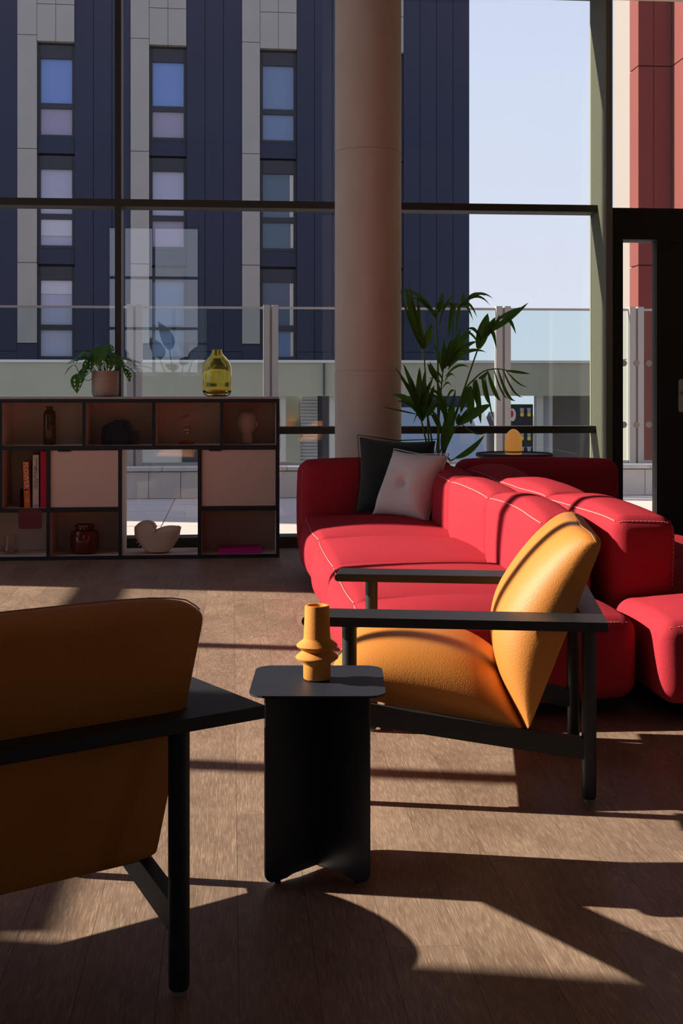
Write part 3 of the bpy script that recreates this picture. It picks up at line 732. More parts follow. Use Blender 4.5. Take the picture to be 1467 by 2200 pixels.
vine = [  # stem polyline (x, y, z rel. pot) , leaf length, leaf direction yaw, pitch, roll
 ([(-.01, 0, .15), (-.03, -.01, .22), (-.05, -.03, .28)], .11, 60, 20, 0), ([(.01, .0, .15), (.02, -.02, .23), (.0, -.03, .285)], .11, 95, -35, 10),
 ([(.02, 0, .15), (.05, -.02, .215), (.065, -.03, .245)], .115, -70, -5, 15), ([(-.02, 0, .15), (-.07, -.02, .23), (-.105, -.03, .245)], .12, 80, -8, -20),
 ([(-.02, 0, .15), (-.08, -.03, .24), (-.13, -.04, .255)], .10, 110, -15, 0), ([(-.02, -.02, .15), (-.045, -.04, .24), (-.06, -.06, .275)], .10, 150, -62, 0),
 ([(.0, -.02, .15), (-.01, -.05, .27), (-.02, -.07, .325)], .12, 175, -68, 0), ([(.03, 0, .15), (.08, -.02, .19), (.115, -.03, .205)], .10, -100, -35, 0),
 ([(.02, 0, .15), (.05, .03, .21), (.07, .04, .24)], .10, -50, 5, 0), ([(-.03, 0, .15), (-.09, -.03, .165), (-.11, -.04, .145), (-.145, -.045, .115)], .085, 100, -30, 0),
 ([(-.03, 0, .15), (-.10, -.05, .105), (-.15, -.06, .118), (-.175, -.06, .19), (-.19, -.06, .205)], .075, 110, -40, 0), ([(-.15, -.06, .118), (-.172, -.06, .15)], .105, 175, -80, 0),
 ([(-.04, -.03, .15), (-.09, -.05, .21), (-.105, -.06, .205)], .10, 140, -62, 0), ([(.0, -.02, .15), (.02, -.05, .24), (.03, -.06, .275)], .095, -160, -62, 0),
 ([(.0, .02, .15), (-.03, .03, .24), (-.06, .04, .29)], .10, 60, 0, 0), ([(-.02, -.01, .15), (-.05, -.03, .23), (-.07, -.05, .26)], .11, 130, -45, 0), ([(.01, -.01, .15), (.03, -.04, .25), (.045, -.06, .285)], .10, -140, -50, 0), ([(-.03, -.01, .15), (-.07, -.03, .25), (-.09, -.05, .285)], .11, 115, -30, 15), ([(.0, -.01, .15), (.0, -.03, .28), (.01, -.05, .34)], .09, -150, -35, 0), ([(-.02, .01, .15), (-.05, .0, .25), (-.075, -.01, .30)], .12, 100, -25, -15), ([(.02, .0, .15), (.05, -.03, .23), (.075, -.045, .25)], .09, -120, -45, 0), ([(-.03, -.02, .15), (-.10, -.05, .19), (-.125, -.06, .185)], .08, 150, -60, 0), ([(.03, .0, .15), (.09, -.03, .20), (.125, -.04, .185)], .085, -130, -55, 0), ([(.01, .02, .15), (.01, .03, .27), (.0, .03, .325)], .075, 60, 10, 0)]
for k, (pts, L, yaw, pitch, roll) in enumerate(vine):
    st = MB().tube(pts, .0022, 6).build('stem', 'stem', pl, smooth=True)
    L *= 1.2; lf_ = leaf_mesh(L, L*.62, holes=True).build('leaf', 'leaf2', pl, pts[-1], smooth=True, angle=0)
    lf_.rotation_euler = (R(pitch), R(roll), R(yaw))

# ================================================================== SOFAS
def stitch(parent, pts, r=.0032, m='redstitch', dash=False, name='stitching'):
    if not dash: return MB().tube(pts, r, 6).build(name, m, parent, smooth=True)
    mb = MB()
    for i in range(len(pts)-1):
        a_, b_ = Vector(pts[i]), Vector(pts[i+1]); n = max(1, int((b_-a_).length/.011))
        for k in range(n):
            mb.tube([a_.lerp(b_, k/n), a_.lerp(b_, (k+.62)/n)], r, 4)
    return mb.build(name, m, parent)

def sofa(name, label, x0, x1, flip, near, xb0, xb1, backnear, arm_x0, arm_x1):
    """x0..x1 seat, xb0..xb1 backrest; flip=+1 faces -x"""
    t = thing(name, label, 'sofa', ((x0+x1)/2, 5.7, 0)); cx = (x0+x1)/2; cy = 5.7
    box('plinth', 'plinth', x0+.10-cx, x1-.06-cx, near+.10-cy, 7.5-cy, .0, .085, t)
    def seam(put, pts, off, loc, r=.0019, dash=False):
        o_ = Vector(loc); stitch(t, [put(p) + Vector(off)*.0012 + o_ for p in pts], r, dash=dash)
    def lin(a_, b_, n=15): return [Vector(a_).lerp(Vector(b_), i/(n-1)) for i in range(n)]
    cuts = [near, 4.46, 5.38, 6.30, 7.42]; sx = -1 if flip > 0 else 1
    for k in range(len(cuts)-1):
        a_, b_ = cuts[k], cuts[k+1]
        h = ((x1-x0)/2, (b_-a_)/2+.016, .132)
        mb, put = puffbox(h, min(.050, h[1]*.45), (.045, .012, .042), 18, wr=.0055, seed=k+int(flip*7), want=True, front=sx)
        loc = ((x0+x1)/2-cx, (a_+b_)/2-cy, .203)
        mb.build('seat_cushion', 'red', t, loc, smooth=True, angle=0)
        seam(put, lin((sx*h[0], -h[1]*.93, h[2]), (sx*h[0], h[1]*.93, h[2])), (sx, 0, 1), loc)
        if k == 0:
            seam(put, lin((-h[0]*.97, -h[1], h[2]), (h[0]*.97, -h[1], h[2])), (0, -1, 1), loc, .0016, True)
            seam(put, lin((sx*h[0], -h[1], h[2]*.9), (sx*h[0], -h[1], -h[2]*.4)), (sx, -1, 0), loc, .0016, True)
    bc_ = [backnear, 5.48, 6.45, 7.40]
    for k in range(3):
        a_, b_ = bc_[k], bc_[k+1]
        h = ((xb1-xb0)/2, (b_-a_)/2+.014, .255)
        mb, put = puffbox(h, .055, (.026, .012, .034), 18, wr=.0055, seed=20+k+int(flip*5), want=True, front=sx)
        loc = ((xb0+xb1)/2-cx, (a_+b_)/2-cy, .365)
        mb.build('backrest', 'red', t, loc, smooth=True, angle=0)
        for s_ in (-1, 1): seam(put, lin((s_*h[0], -h[1]*.95, h[2]), (s_*h[0], h[1]*.95, h[2])), (s_, 0, 1), loc)
        if k == 0:
            seam(put, lin((-h[0]*.9, -h[1], h[2]), (h[0]*.9, -h[1], h[2])), (0, -1, 1), loc, .0016, True)
            seam(put, lin((sx*h[0], -h[1], h[2]*.92), (sx*h[0], -h[1], 0)), (sx, -1, 0), loc, .0016, True)
    h = ((arm_x1-arm_x0)/2, .115, .285)
    mb, put = puffbox(h, .07, (.012, .018, .014), 18, wr=.003, seed=40, want=True); loc = ((arm_x0+arm_x1)/2-cx, 7.505-cy, .372)
    mb.build('armrest', 'red', t, loc, smooth=True, angle=0)
    seam(put, lin((-h[0], -h[1], h[2]*.85), (-h[0], -h[1], -h[2]*.3)), (-1, -1, 0), loc, .0014)
    return t
sofa('sofa', 'crimson quilted sofa facing the bookcase with two cushions', .425, 1.335, 1, 4.06, 1.115, 1.312, 4.50, .40, 1.318)
sofa('sofa', 'crimson quilted sofa behind, back to back with the first and cut by the right edge', 1.385, 2.32, -1, 3.95, 1.372, 1.615, 4.47, 1.350, 2.33)

# scatter cushions
def cushion(name, label, size, thick, m, loc, rot, button=False):
    n = 18; t = thing(name, label, 'cushion', loc); t.rotation_euler = rot
    mb = MB(); ids = {}
    for side in (-1, 1):
        for j in range(n+1):
            for i in range(n+1):
                u, v = -1+2*i/n, -1+2*j/n
                edge = i in (0, n) or j in (0, n)
                if edge and (i, j) in ids: continue
                # concave sides, pointed corners
                x = u*(1-.09*(1-v*v)); z = v*(1-.09*(1-u*u))
                th = ((1-u**4)*(1-v**4))**.62 * thick
                if button:
                    d = math.hypot(u, v); th *= 1-.72*math.exp(-(d/.16)**2); th *= 1-.10*math.exp(-((abs(u)-abs(v))/.16)**2)*math.exp(-(d/.55)**2)
                th *= 1+.10*math.sin(4*u+2*v)
                mb.v.append(Vector((x*size/2, side*th, z*size/2)))
                if edge: ids[(i, j)] = len(mb.v)-1
                else: ids[(i, j, side)] = len(mb.v)-1
        g = lambda i, j: ids.get((i, j), ids.get((i, j, side)))
        for j in range(n):
            for i in range(n):
                f = [g(i, j), g(i+1, j), g(i+1, j+1), g(i, j+1)]
                mb.f.append(f if side < 0 else f[::-1])
    mb.build('cover', m, t, smooth=True, angle=0, subsurf=1)
    e = size/2*.998
    c = [(-e, 0, -e), (0, 0, -e*.91), (e, 0, -e), (e*.91, 0, 0), (e, 0, e), (0, 0, e*.91), (-e, 0, e), (-e*.91, 0, 0), (-e, 0, -e)]
    MB().tube(c, .0035, 6).build('piping', m, t, smooth=True)
    if button: 
        for s_ in (-1, 1): MB().lathe([(0, .006), (.010, .004), (.012, 0), (0, 0)], 14, Matrix.Translation((0, s_*thick*.26, 0)) @ Matrix.Rotation(R(-90*s_), 4, 'X')).build('button', m, t, smooth=True)
    return t
cushion('cushion', 'dark green-grey cushion leaning in the sofa corner behind the grey one', .47, .085, 'darkcush', (.955, 7.265, .575), (R(-14), R(3), R(-4)))
cushion('cushion', 'light grey linen cushion with a centre button on the crimson sofa', .41, .085, 'greycush', (.995, 6.965, .548), (R(-24), R(2), R(-50)), True)

# round side table behind the sofas, with lamp
rt_ = thing('round_side_table', 'black round side table behind the sofas carrying the orange lamp', 'table', (1.81, 7.95, 0))
MB().lathe([(0, .645), (.236, .645), (.246, .652), (.246, .668), (.240, .672), (.238, .664), (0, .664)], 56).build('tray_top', 'plinth', rt_, smooth=True)
MB().lathe([(.018, .02), (.018, .646)], 20).build('stem', 'plinth', rt_, smooth=True); MB().lathe([(0, 0), (.17, 0), (.17, .012), (.02, .022), (0, .022)], 40).build('foot', 'plinth', rt_, smooth=True)
lp = thing('table_lamp', 'glowing amber bullet-shaped lamp on the black round table', 'lamp', (1.80, 7.93, .664))
MB().lathe([(0, 0), (.050, 0), (.054, .006), (.055, .05), (.0545, .085), (.049, .115), (.038, .140), (.022, .156), (.008, .162), (0, .163)], 40).build('shade', 'lamp', lp, smooth=True)
MB().lathe([(.0556, .012), (.0568, .014), (.0568, .020), (.0556, .022)], 40, closed=True).build('base_ring', 'terracotta', lp, smooth=True)

# kentia palm
pm_ = thing('palm', 'green kentia palm standing behind the crimson sofa by the column', 'plant', (1.285, 7.88, 0))
MB().lathe([(0, .0), (.12, 0), (.135, .02), (.155, .40), (.145, .40), (.14, .36), (0, .36)], 36).build('planter', 'potdark', pm_, smooth=True)
MB().lathe([(0, .362), (.14, .36), (.14, .35), (0, .35)], 20).build('soil', 'soil', pm_)
def bez(p, n=14):
    P = [Vector(q) for q in p]; out = []
    for i in range(n+1):
        t_ = i/n; Q = list(P)
        while len(Q) > 1: Q = [Q[k].lerp(Q[k+1], t_) for k in range(len(Q)-1)]
        out.append(Q[0])
    return out
def blade(mb, b, t, w, sag):
    """one leaflet: folded tapering blade from b to t that arches by sag"""
    b = Vector(b); t = Vector(t); d = t-b; L = d.length; n = 9
    side = d.cross(Vector((0, -1, .25))).normalized(); base = len(mb.v)
    for j in range(n+1):
        q = j/n; c = b + d*q + Vector((0, -.25*abs(sag), sag))*4*q*(1-q)*1.0
        ww = w*.5*(math.sin(math.pi*min(1, .06+q*.94))**.75)*(1.15-.3*q) + .0005
        mb.v += [c-side*ww+Vector((0, -.3*ww, 0)), c, c+side*ww+Vector((0, -.3*ww, 0))]
    for j in range(n):
        k = base+j*3; mb.f += [[k, k+1, k+4, k+3], [k+1, k+2, k+5, k+4]]
FRONDS = [
 ([(0.0, 0.0, 0.36), (-0.023, 0.0, 0.645), (-0.038, 0.007, 0.731), (-0.061, 0.013, 1.163), (-0.068, 0.02, 1.344)],
  [((-0.068, 0.02, 1.336), (-0.195, -0.042, 1.726), 0.0453, -0.02), ((-0.067, 0.02, 1.34), (-0.235, -0.063, 1.715), 0.0146, -0.05), ((-0.065, 0.02, 1.344), (-0.023, -0.017, 1.499), 0.0336, 0.0), ((-0.081, 0.02, 1.416), (-0.18, -0.055, 1.776), 0.0117, -0.03), ((-0.096, 0.02, 1.473), (-0.125, -0.069, 1.661), 0.0131, 0.02), ((-0.07, 0.02, 1.372), (-0.125, -0.016, 1.43), 0.0073, 0.03)]),
 ([(0.0, 0.0, 0.36), (0.021, -0.0, 0.645), (0.017, -0.005, 1.055), (0.015, -0.01, 1.272), (0.006, -0.015, 1.538), (0.036, -0.02, 1.596), (0.109, -0.025, 1.621), (0.168, -0.03, 1.614)],
  [((0.006, -0.03, 1.538), (-0.221, 0.017, 1.708), 0.0146, 0.05), ((0.006, -0.03, 1.538), (-0.169, -0.002, 1.654), 0.0117, 0.04), ((0.01, -0.03, 1.546), (-0.125, -0.008, 1.668), 0.0117, 0.0), ((0.021, -0.03, 1.567), (-0.012, -0.094, 1.632), 0.0102, 0), ((0.025, -0.03, 1.574), (0.039, -0.044, 1.693), 0.0248, 0), ((0.05, -0.03, 1.596), (0.124, -0.086, 1.668), 0.0117, 0.02), ((0.065, -0.03, 1.603), (-0.03, -0.102, 1.538), 0.0131, 0.05), ((0.087, -0.03, 1.61), (0.006, -0.113, 1.473), 0.0131, 0.06), ((0.109, -0.03, 1.618), (0.065, -0.096, 1.401), 0.0146, 0.05), ((0.131, -0.03, 1.618), (0.094, 0.018, 1.412), 0.0146, 0.05), ((0.153, -0.03, 1.614), (0.135, 0.003, 1.43), 0.0146, 0.05), ((0.168, -0.03, 1.614), (0.182, -0.001, 1.697), 0.0161, 0), ((0.168, -0.03, 1.614), (0.325, -0.002, 1.672), 0.0146, 0.04), ((0.168, -0.03, 1.614), (0.351, -0.099, 1.65), 0.0131, 0.05), ((0.16, -0.03, 1.603), (0.336, -0.08, 1.61), 0.0131, 0.06), ((0.153, -0.03, 1.603), (0.263, -0.03, 1.535), 0.0131, 0.05), ((0.138, -0.03, 1.603), (0.241, -0.013, 1.517), 0.0131, 0.05), ((0.065, -0.03, 1.603), (0.124, 0.007, 1.538), 0.0131, 0.05), ((-0.001, -0.03, 1.524), (-0.103, 0.011, 1.596), 0.0117, 0.04), ((0.003, -0.03, 1.502), (-0.074, -0.116, 1.56), 0.0117, 0.05)]),
 ([(0.0, 0.0, 0.36), (0.05, -0.0, 0.645), (0.094, -0.012, 0.803), (0.182, -0.024, 1.084), (0.269, -0.036, 1.34), (0.314, -0.048, 1.437), (0.387, -0.06, 1.524)],
  [((0.264, -0.06, 1.338), (0.325, -0.063, 1.561), 0.0526, 0), ((0.299, -0.06, 1.401), (0.376, -0.053, 1.538), 0.0321, 0.0), ((0.318, -0.06, 1.437), (0.581, -0.079, 1.628), 0.0248, -0.01), ((0.387, -0.06, 1.524), (0.519, -0.132, 1.596), 0.019, 0), ((0.358, -0.06, 1.488), (0.395, -0.084, 1.553), 0.0219, -0.03), ((0.417, -0.06, 1.524), (0.486, -0.146, 1.427), 0.0175, 0.04), ((0.329, -0.06, 1.437), (0.391, -0.01, 1.34), 0.019, 0.05), ((0.263, -0.06, 1.372), (0.168, -0.022, 1.437), 0.0102, 0.03), ((0.285, -0.06, 1.387), (0.182, -0.072, 1.452), 0.0146, 0.04)]),
 ([(0.0, 0.0, 0.36), (0.043, -0.0, 0.645), (0.065, -0.017, 0.767), (0.124, -0.034, 0.925), (0.182, -0.051, 1.077), (0.241, -0.069, 1.149), (0.299, -0.086, 1.196), (0.373, -0.103, 1.21), (0.439, -0.12, 1.199)],
  [((0.186, -0.12, 1.095), (0.131, -0.172, 0.929), 0.0321, 0.02), ((0.201, -0.12, 1.102), (0.215, -0.075, 0.857), 0.0336, 0.0), ((0.226, -0.12, 1.135), (0.241, -0.128, 0.983), 0.0219, 0), ((0.237, -0.12, 1.142), (0.277, -0.079, 0.864), 0.0248, 0.0), ((0.277, -0.12, 1.163), (0.336, -0.084, 0.987), 0.0219, -0.03), ((0.292, -0.12, 1.178), (0.347, -0.139, 0.897), 0.0073, -0.04), ((0.314, -0.12, 1.189), (0.387, -0.154, 1.008), 0.019, -0.03), ((0.351, -0.12, 1.207), (0.45, -0.124, 1.023), 0.0073, -0.05), ((0.376, -0.12, 1.21), (0.486, -0.151, 1.012), 0.0131, -0.06), ((0.409, -0.12, 1.207), (0.523, -0.194, 1.034), 0.0088, -0.05), ((0.431, -0.12, 1.199), (0.552, -0.171, 1.095), 0.0073, -0.02), ((0.431, -0.12, 1.199), (0.589, -0.09, 1.179), 0.0131, 0), ((0.255, -0.12, 1.149), (0.299, -0.213, 1.199), 0.0161, -0.01)]),
 ([(0.0, 0.0, 0.36), (-0.038, -0.0, 0.645), (-0.056, -0.01, 0.738), (-0.092, -0.02, 0.889), (-0.118, -0.03, 0.983), (-0.125, -0.04, 1.055)],
  [((-0.096, -0.04, 0.911), (-0.279, -0.133, 1.221), 0.0117, 0.03), ((-0.103, -0.04, 0.925), (-0.21, -0.04, 1.243), 0.0219, 0.02), ((-0.114, -0.04, 0.969), (-0.114, -0.095, 1.221), 0.0277, 0), ((-0.111, -0.04, 0.983), (-0.166, -0.054, 1.163), 0.019, 0.0), ((-0.103, -0.04, 0.969), (-0.023, -0.065, 1.16), 0.019, 0.0), ((-0.1, -0.04, 0.925), (-0.235, -0.085, 1.156), 0.0219, 0.03), ((-0.111, -0.04, 0.94), (-0.272, 0.02, 1.048), 0.0277, 0.03), ((-0.118, -0.04, 0.925), (-0.257, -0.109, 1.005), 0.0131, 0.03), ((-0.125, -0.04, 0.925), (-0.345, -0.074, 0.972), 0.0073, 0.0), ((-0.096, -0.04, 0.911), (-0.052, -0.108, 1.127), 0.0248, 0), ((-0.103, -0.04, 0.947), (-0.067, -0.039, 1.214), 0.0219, 0), ((-0.092, -0.04, 0.889), (-0.151, -0.096, 1.048), 0.0321, 0.0), ((-0.096, -0.04, 0.889), (-0.151, -0.083, 0.864), 0.0073, 0.05), ((-0.089, -0.04, 0.882), (-0.008, -0.02, 1.084), 0.0219, 0), ((-0.089, -0.04, 0.882), (-0.001, -0.089, 1.019), 0.0175, 0.02)]),
 ([(0.0, 0.0, 0.36), (0.014, 0.0, 0.645), (0.021, 0.007, 0.839), (0.036, 0.015, 1.019), (0.05, 0.022, 1.163), (0.072, 0.03, 1.344)],
  [((0.021, 0.03, 1.142), (-0.045, 0.019, 1.243), 0.0292, 0), ((0.017, 0.03, 1.127), (-0.023, 0.075, 1.257), 0.019, 0), ((0.054, 0.03, 1.199), (0.05, -0.054, 1.394), 0.0219, 0), ((0.065, 0.03, 1.214), (0.094, -0.06, 1.401), 0.0263, 0), ((0.076, 0.03, 1.228), (0.16, -0.033, 1.466), 0.0292, 0), ((0.087, 0.03, 1.228), (0.241, 0.052, 1.459), 0.0292, 0.03), ((0.094, 0.03, 1.243), (0.277, 0.028, 1.387), 0.0234, 0.03), ((0.094, 0.03, 1.228), (0.321, -0.032, 1.315), 0.0175, 0.05), ((0.087, 0.03, 1.207), (0.197, -0.017, 1.257), 0.0146, 0.04), ((0.072, 0.03, 1.163), (0.212, -0.042, 1.217), 0.0117, 0.04), ((0.065, 0.03, 1.127), (0.131, 0.003, 1.149), 0.0102, 0.04), ((0.058, 0.03, 1.127), (-0.023, -0.063, 1.178), 0.0102, 0.03), ((0.05, 0.03, 1.106), (-0.038, 0.042, 1.142), 0.0088, 0.03), ((0.05, 0.03, 1.084), (0.124, 0.073, 1.084), 0.0088, 0.04), ((0.054, 0.03, 1.185), (0.006, 0.083, 1.372), 0.0161, 0.02), ((0.08, 0.03, 1.272), (0.124, 0.048, 1.401), 0.0219, 0)]),
 ([(0.0, 0.0, 0.36), (0.021, -0.0, 0.645), (0.036, -0.03, 0.709), (0.054, -0.06, 0.817), (0.065, -0.09, 0.911)],
  [((0.032, -0.09, 0.709), (0.113, -0.036, 1.001), 0.0511, 0), ((0.05, -0.09, 0.875), (0.028, -0.187, 1.041), 0.0204, 0.0), ((0.043, -0.09, 0.911), (-0.016, -0.144, 0.969), 0.0146, 0.03), ((0.036, -0.09, 0.947), (-0.038, -0.035, 1.048), 0.0146, 0.03), ((0.036, -0.09, 0.969), (-0.001, -0.066, 1.142), 0.0175, 0), ((0.065, -0.09, 0.947), (0.109, -0.124, 1.084), 0.0175, -0.03), ((0.043, -0.09, 0.983), (-0.052, -0.039, 1.084), 0.0117, 0.03), ((0.05, -0.09, 0.998), (0.124, -0.091, 1.048), 0.0102, 0.05), ((0.021, -0.09, 0.839), (-0.038, -0.059, 0.947), 0.0161, 0.02), ((0.006, -0.09, 0.839), (-0.052, -0.143, 0.925), 0.019, 0.02)]),
 ([(0.0, 0.0, 0.36), (0.05, -0.0, 0.645), (0.083, -0.07, 0.767), (0.115, -0.14, 0.857)],
  [((0.116, -0.14, 0.861), (0.318, -0.209, 0.99), 0.0423, 0.01), ((0.116, -0.14, 0.864), (0.124, -0.169, 0.933), 0.0219, 0), ((0.124, -0.14, 0.868), (0.168, -0.218, 0.962), 0.0161, 0), ((0.131, -0.14, 0.882), (0.325, -0.179, 0.832), 0.0073, -0.05)]),
 ([(0.0, 0.0, 0.36), (0.065, -0.0, 0.63), (0.094, -0.025, 0.63), (0.127, -0.05, 0.651)],
  [((0.124, -0.05, 0.648), (0.318, 0.004, 0.79), 0.0263, -0.02)]),
 ([(0.0, 0.0, 0.36), (-0.008, 0.0, 0.645), (-0.023, 0.0, 0.767), (-0.048, 0.0, 0.925), (-0.059, 0.0, 1.019)],
  [((-0.052, 0.0, 0.947), (-0.103, -0.047, 1.084), 0.0219, 0), ((-0.052, 0.0, 0.962), (-0.023, -0.098, 1.106), 0.0219, 0), ((-0.052, 0.0, 0.925), (-0.096, -0.093, 0.983), 0.0146, 0.03), ((-0.048, 0.0, 0.911), (-0.001, -0.073, 0.998), 0.019, 0), ((-0.056, 0.0, 0.998), (-0.067, 0.025, 1.142), 0.0248, 0)]),
]
for st, lv in FRONDS:
    pts = [Vector(p) for p in st]; cs = []
    for i in range(len(pts)-1):          # smooth the stem
        p0_, p1_, p2_, p3_ = pts[max(0, i-1)], pts[i], pts[i+1], pts[min(len(pts)-1, i+2)]
        for k in range(6):
            q = k/6; cs.append(.5*((2*p1_)+(p2_-p0_)*q+(2*p0_-5*p1_+4*p2_-p3_)*q*q+(3*p1_-p0_-3*p2_+p3_)*q**3))
    cs.append(pts[-1]); m_ = len(cs)
    fo = MB().tube(cs, [.0075*(1-.75*i/m_)+.001 for i in range(m_)], 7).build('frond', 'stem', pm_, smooth=True)
    mb = MB()
    for b_, t_, w_, sg_ in lv: blade(mb, b_, t_, w_*1.4, sg_)
    mb.build('leaflets', 'leaf', fo, smooth=True, angle=0)

# large-leaved plant at the back of the room, seen in the photo only as a reflection in the glass
rp = thing('leafy_plant', 'tall large-leaved plant seen only as a dark reflection in the window', 'plant', (-.92, -4.0, 0))
MB().lathe([(0, 0), (.17, 0), (.20, .03), (.22, .45), (.20, .45), (.19, .40), (0, .40)], 36).build('planter', 'potdark', rp, smooth=True)
MB().lathe([(0, .402), (.19, .40), (.19, .39), (0, .39)], 20).build('soil', 'soil', rp)
for (tx, ty, tz, L, yaw, pitch) in ((-.28, 0, 1.55, .50, 25, 55), (-.12, .1, 1.70, .55, 40, 68), (.25, 0, 1.50, .50, -40, 48), (.10, -.1, 1.45, .45, -160, 30), (.38, .1, 1.40, .42, -95, 25), (-.35, .1, 1.35, .42, 95, 20), (-.05, .15, 1.35, .40, 10, 25)):
    MB().tube([(0, 0, .40), (tx*.25, ty*.25, .8), (tx*.6, ty*.6, tz*.8), (tx, ty, tz)], .010, 8).build('stem', 'stem', rp, smooth=True)
    lf_ = leaf_mesh(L, L*.55, holes=False).build('leaf', 'leaf', rp, (tx, ty, tz), smooth=True, angle=0); lf_.rotation_euler = (R(pitch), 0, R(yaw))

# ================================================================== ARMCHAIRS
def loft_cushion(prof, half, r_in, eh, et, o, name, m, par, edge=.34, puff=.10):
    """upholstered pad: flat underside in the eh direction, swollen front of thickness t(h), falling off softly to the two sides"""
    V = Vector; nh = len(prof); hm = (prof[0][0]+prof[-1][0])/2
    ring = list(prof) + [(h, -1) for h, t in reversed(prof)]; nr = len(ring)
    ws = [-half+.0]
    for g in (8, 20, 34, 50, 68, 90): ws.append(-half + r_in*(1-math.cos(R(g))))
    k = 6; ws += [ws[-1] + (-2*ws[-1])*i/k for i in range(1, k)]
    ws = ws + [-w for w in ws[:7]][::-1]
    mb = MB()
    for w in ws:
        q = max(0, (abs(w)-(half-r_in))/r_in); s_ = edge + (1-edge)*math.sqrt(max(0, 1-q*q)); s_ *= 1 + puff*(1-(w/half)**2)
        c_ = 1 - .06*max(0, (abs(w)-(half-.035))/.035)**2
        for h, t in ring:
            hh = hm + (h-hm)*c_; tt = t*s_ if t >= 0 else .0
            p = V(o) + V((eh[0], 0, eh[1]))*hh + V((et[0], 0, et[1]))*tt
            mb.v.append(V((p.x, w, p.z)))
    for j in range(len(ws)-1):
        for i in range(nr):
            i2 = (i+1) % nr; mb.f.append([j*nr+i, j*nr+i2, (j+1)*nr+i2, (j+1)*nr+i])
    mb.f.append(list(range(nr-1, -1, -1))); mb.f.append([(len(ws)-1)*nr+i for i in range(nr)])
    ob_ = mb.build(name, m, par, smooth=True, angle=0, subsurf=2)
    for j in (0, len(ws)-1):     # stitched seam along the rear edge
        sg_ = -1 if j == 0 else 1
        pts = [mb.v[j*nr+i] + V((et[0], 0, et[1]))*.003 + V((0, -sg_*.004, 0)) for i in range(nh+1, nr-1)]
        MB().tube(pts, .0013, 5).build('seam', 'orangeseam', ob_, smooth=True)
    q_ = nh; top = [mb.v[j*nr+nh-1] + V((et[0], 0, et[1]))*-.010 + V((eh[0], 0, eh[1]))*.0012 for j in range(1, len(ws)-1)]
    MB().tube(top, .0013, 5).build('seam', 'orangeseam', ob_, smooth=True)
    return ob_
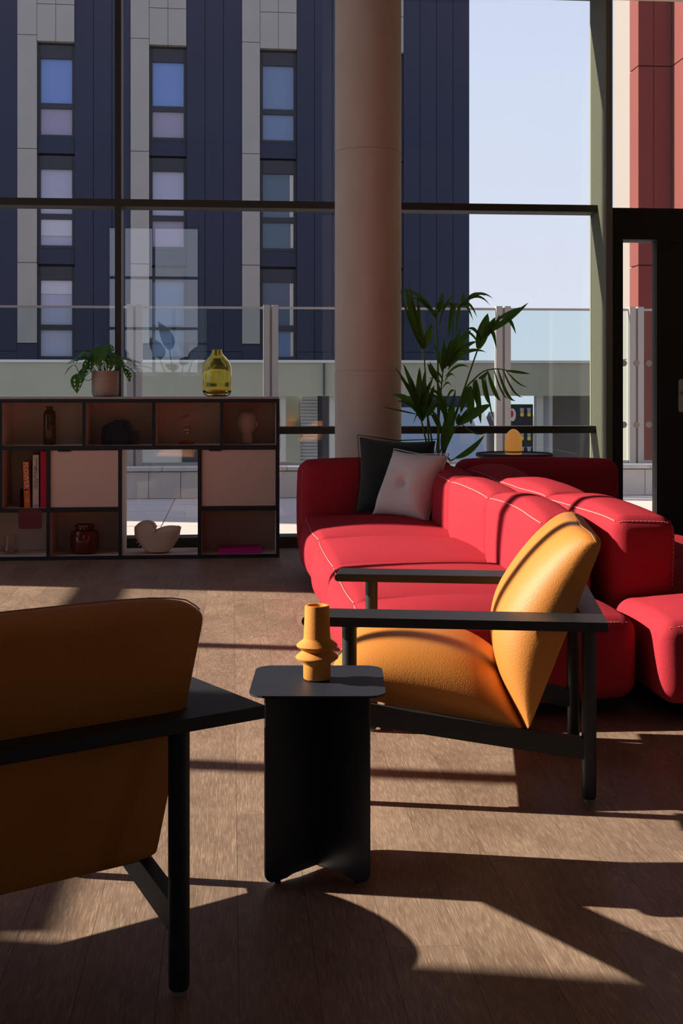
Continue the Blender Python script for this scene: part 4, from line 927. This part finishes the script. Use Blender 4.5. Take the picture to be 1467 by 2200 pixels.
def armchair(label, loc, rot):
    c = thing('armchair', label, 'armchair', loc, rot, 'orange leather armchairs')
    lu, lf_, lr = .315, .347, .276; ZT_, ZB_ = .505, .481
    for u, v in ((lu, lf_), (lu, -lf_), (-lu, lr), (-lu, -lr)):
        l_ = MB().lathe([(.0165, .010), (.0190, .016), (.0195, .10), (.0195, ZB_)], 28).build('leg', 'ash', c, (u, v, 0), smooth=True)
        MB().lathe([(.013, .0), (.013, .011)], 18).build('glide', 'glide', l_)
    for s_ in (-1, 1):
        y0, y1 = sorted((s_*.308, s_*.439))
        nose = [(.43-.012+.012*math.sin(R(g)), (ZT_+ZB_)/2+.012*math.cos(R(g))) for g in range(0, 181, 20)]
        poly = [(-.348, ZT_)] + nose + [(-.348, ZB_)]
        MB().prism(poly, -y1, -y0, Matrix.Rotation(R(90), 4, 'X')).build('armrest', 'ash', c, bevel=.003)
        a_, b_ = Vector((-lu, s_*lr*.99, .140)), Vector((lu, s_*lf_*.97, .238))
        d = b_-a_; ln = math.hypot(d.x, d.y); mt = Matrix.Translation(a_) @ Matrix.Rotation(math.atan2(d.y, d.x), 4, 'Z') @ Matrix.Rotation(-math.atan2(d.z, ln), 4, 'Y')
        MB().box(.01, d.length-.01, -.014, .014, -.027, .027, mt).build('seat_rail', 'ash', c, bevel=.003)
    box('back_rail', 'ash', -.348, -.290, -.308, .308, ZB_, ZT_, c, bevel=.003)
    box('cross_bar', 'ash', .20, .235, -.325, .325, .185, .215, c, bevel=.003)
    eh = Vector((.985, .172)); et = Vector((-.172, .985))
    loft_cushion([(.0, .012), (.03, .045), (.08, .095), (.15, .132), (.22, .146), (.30, .148), (.38, .140), (.45, .122), (.50, .098), (.535, .066), (.549, .03)], .300, .15, eh, et, (-.15, 0, .187), 'seat', 'orange', c, .40, .08)
    eh = Vector((-.36, .933)); et = Vector((.933, .36))
    loft_cushion([(.0, .006), (.03, .042), (.08, .096), (.14, .140), (.20, .164), (.27, .170), (.34, .158), (.42, .138), (.49, .110), (.53, .086), (.553, .060)], .312, .14, eh, et, (-.152, 0, .185), 'backrest', 'orange', c, .36, .10)
    return c
armchair('tan orange leather armchair facing left in front of the crimson sofa', (.687, 3.589, 0), R(168.8))
armchair('shaded orange leather armchair seen from behind at the lower left edge', (-.492, 2.426, 0), R(120.26))

# ================================================================== SMALL TABLE + VASE
tb_ = thing('side_table', 'small black steel side table with crossed plate base in the foreground', 'table', (.1975, 2.868, 0), R(-5))
ZTAB = .4285
MB().prism(rrect(.150, .150, .042), ZTAB-.005, ZTAB).build('table_top', 'steel', tb_, bevel=.0012)
for g in (45, 135):
    poly = [(-.163, ZTAB-.005), (-.163, .036)] + [(-.163+.028*(1-math.cos(R(q))), .034-.030*math.sin(R(q))) for q in range(15, 91, 15)] + [(-.10, .004), (-.08, .008), (.08, .008), (.10, .004)] + [(.163-.028*(1-math.cos(R(q))), .034-.030*math.sin(R(q))) for q in range(90, 14, -15)] + [(.163, .036), (.163, ZTAB-.005)]
    pl_ = MB().prism(poly, -.002, .002, Matrix.Rotation(R(g), 4, 'Z') @ Matrix.Rotation(R(90), 4, 'X')).build('leg_plate', 'steel', tb_)
    for q in (-.125, .125):
        x, y = q*math.cos(R(g)), q*math.sin(R(g)); MB().lathe([(.007, 0), (.007, .005)], 12).build('glide', 'plinth', pl_, (x, y, 0))
vz = thing('ringed_vase', 'mustard ceramic vase with two flared rings on the black side table', 'vase', (.195, 2.872, ZTAB))
MB().lathe([(0, .003), (.0300, .003), (.0315, .005), (.0315, .036), (.0325, .039), (.0485, .050), (.0490, .053), (.0465, .056), (.0345, .066), (.0345, .068), (.0460, .076), (.0472, .079), (.0455, .082), (.0320, .092), (.0305, .098), (.0280, .168), (.0272, .1705), (.0215, .1705), (.0200, .168), (.0215, .10), (.0, .095)], 56).build('body', 'ceramic', vz, smooth=True, angle=50)
for g in (90, 210, 330):
    MB().lathe([(.003, 0), (.003, .0035)], 10).build('foot', 'white', vz, (.022*math.cos(R(g)), .022*math.sin(R(g)), 0))
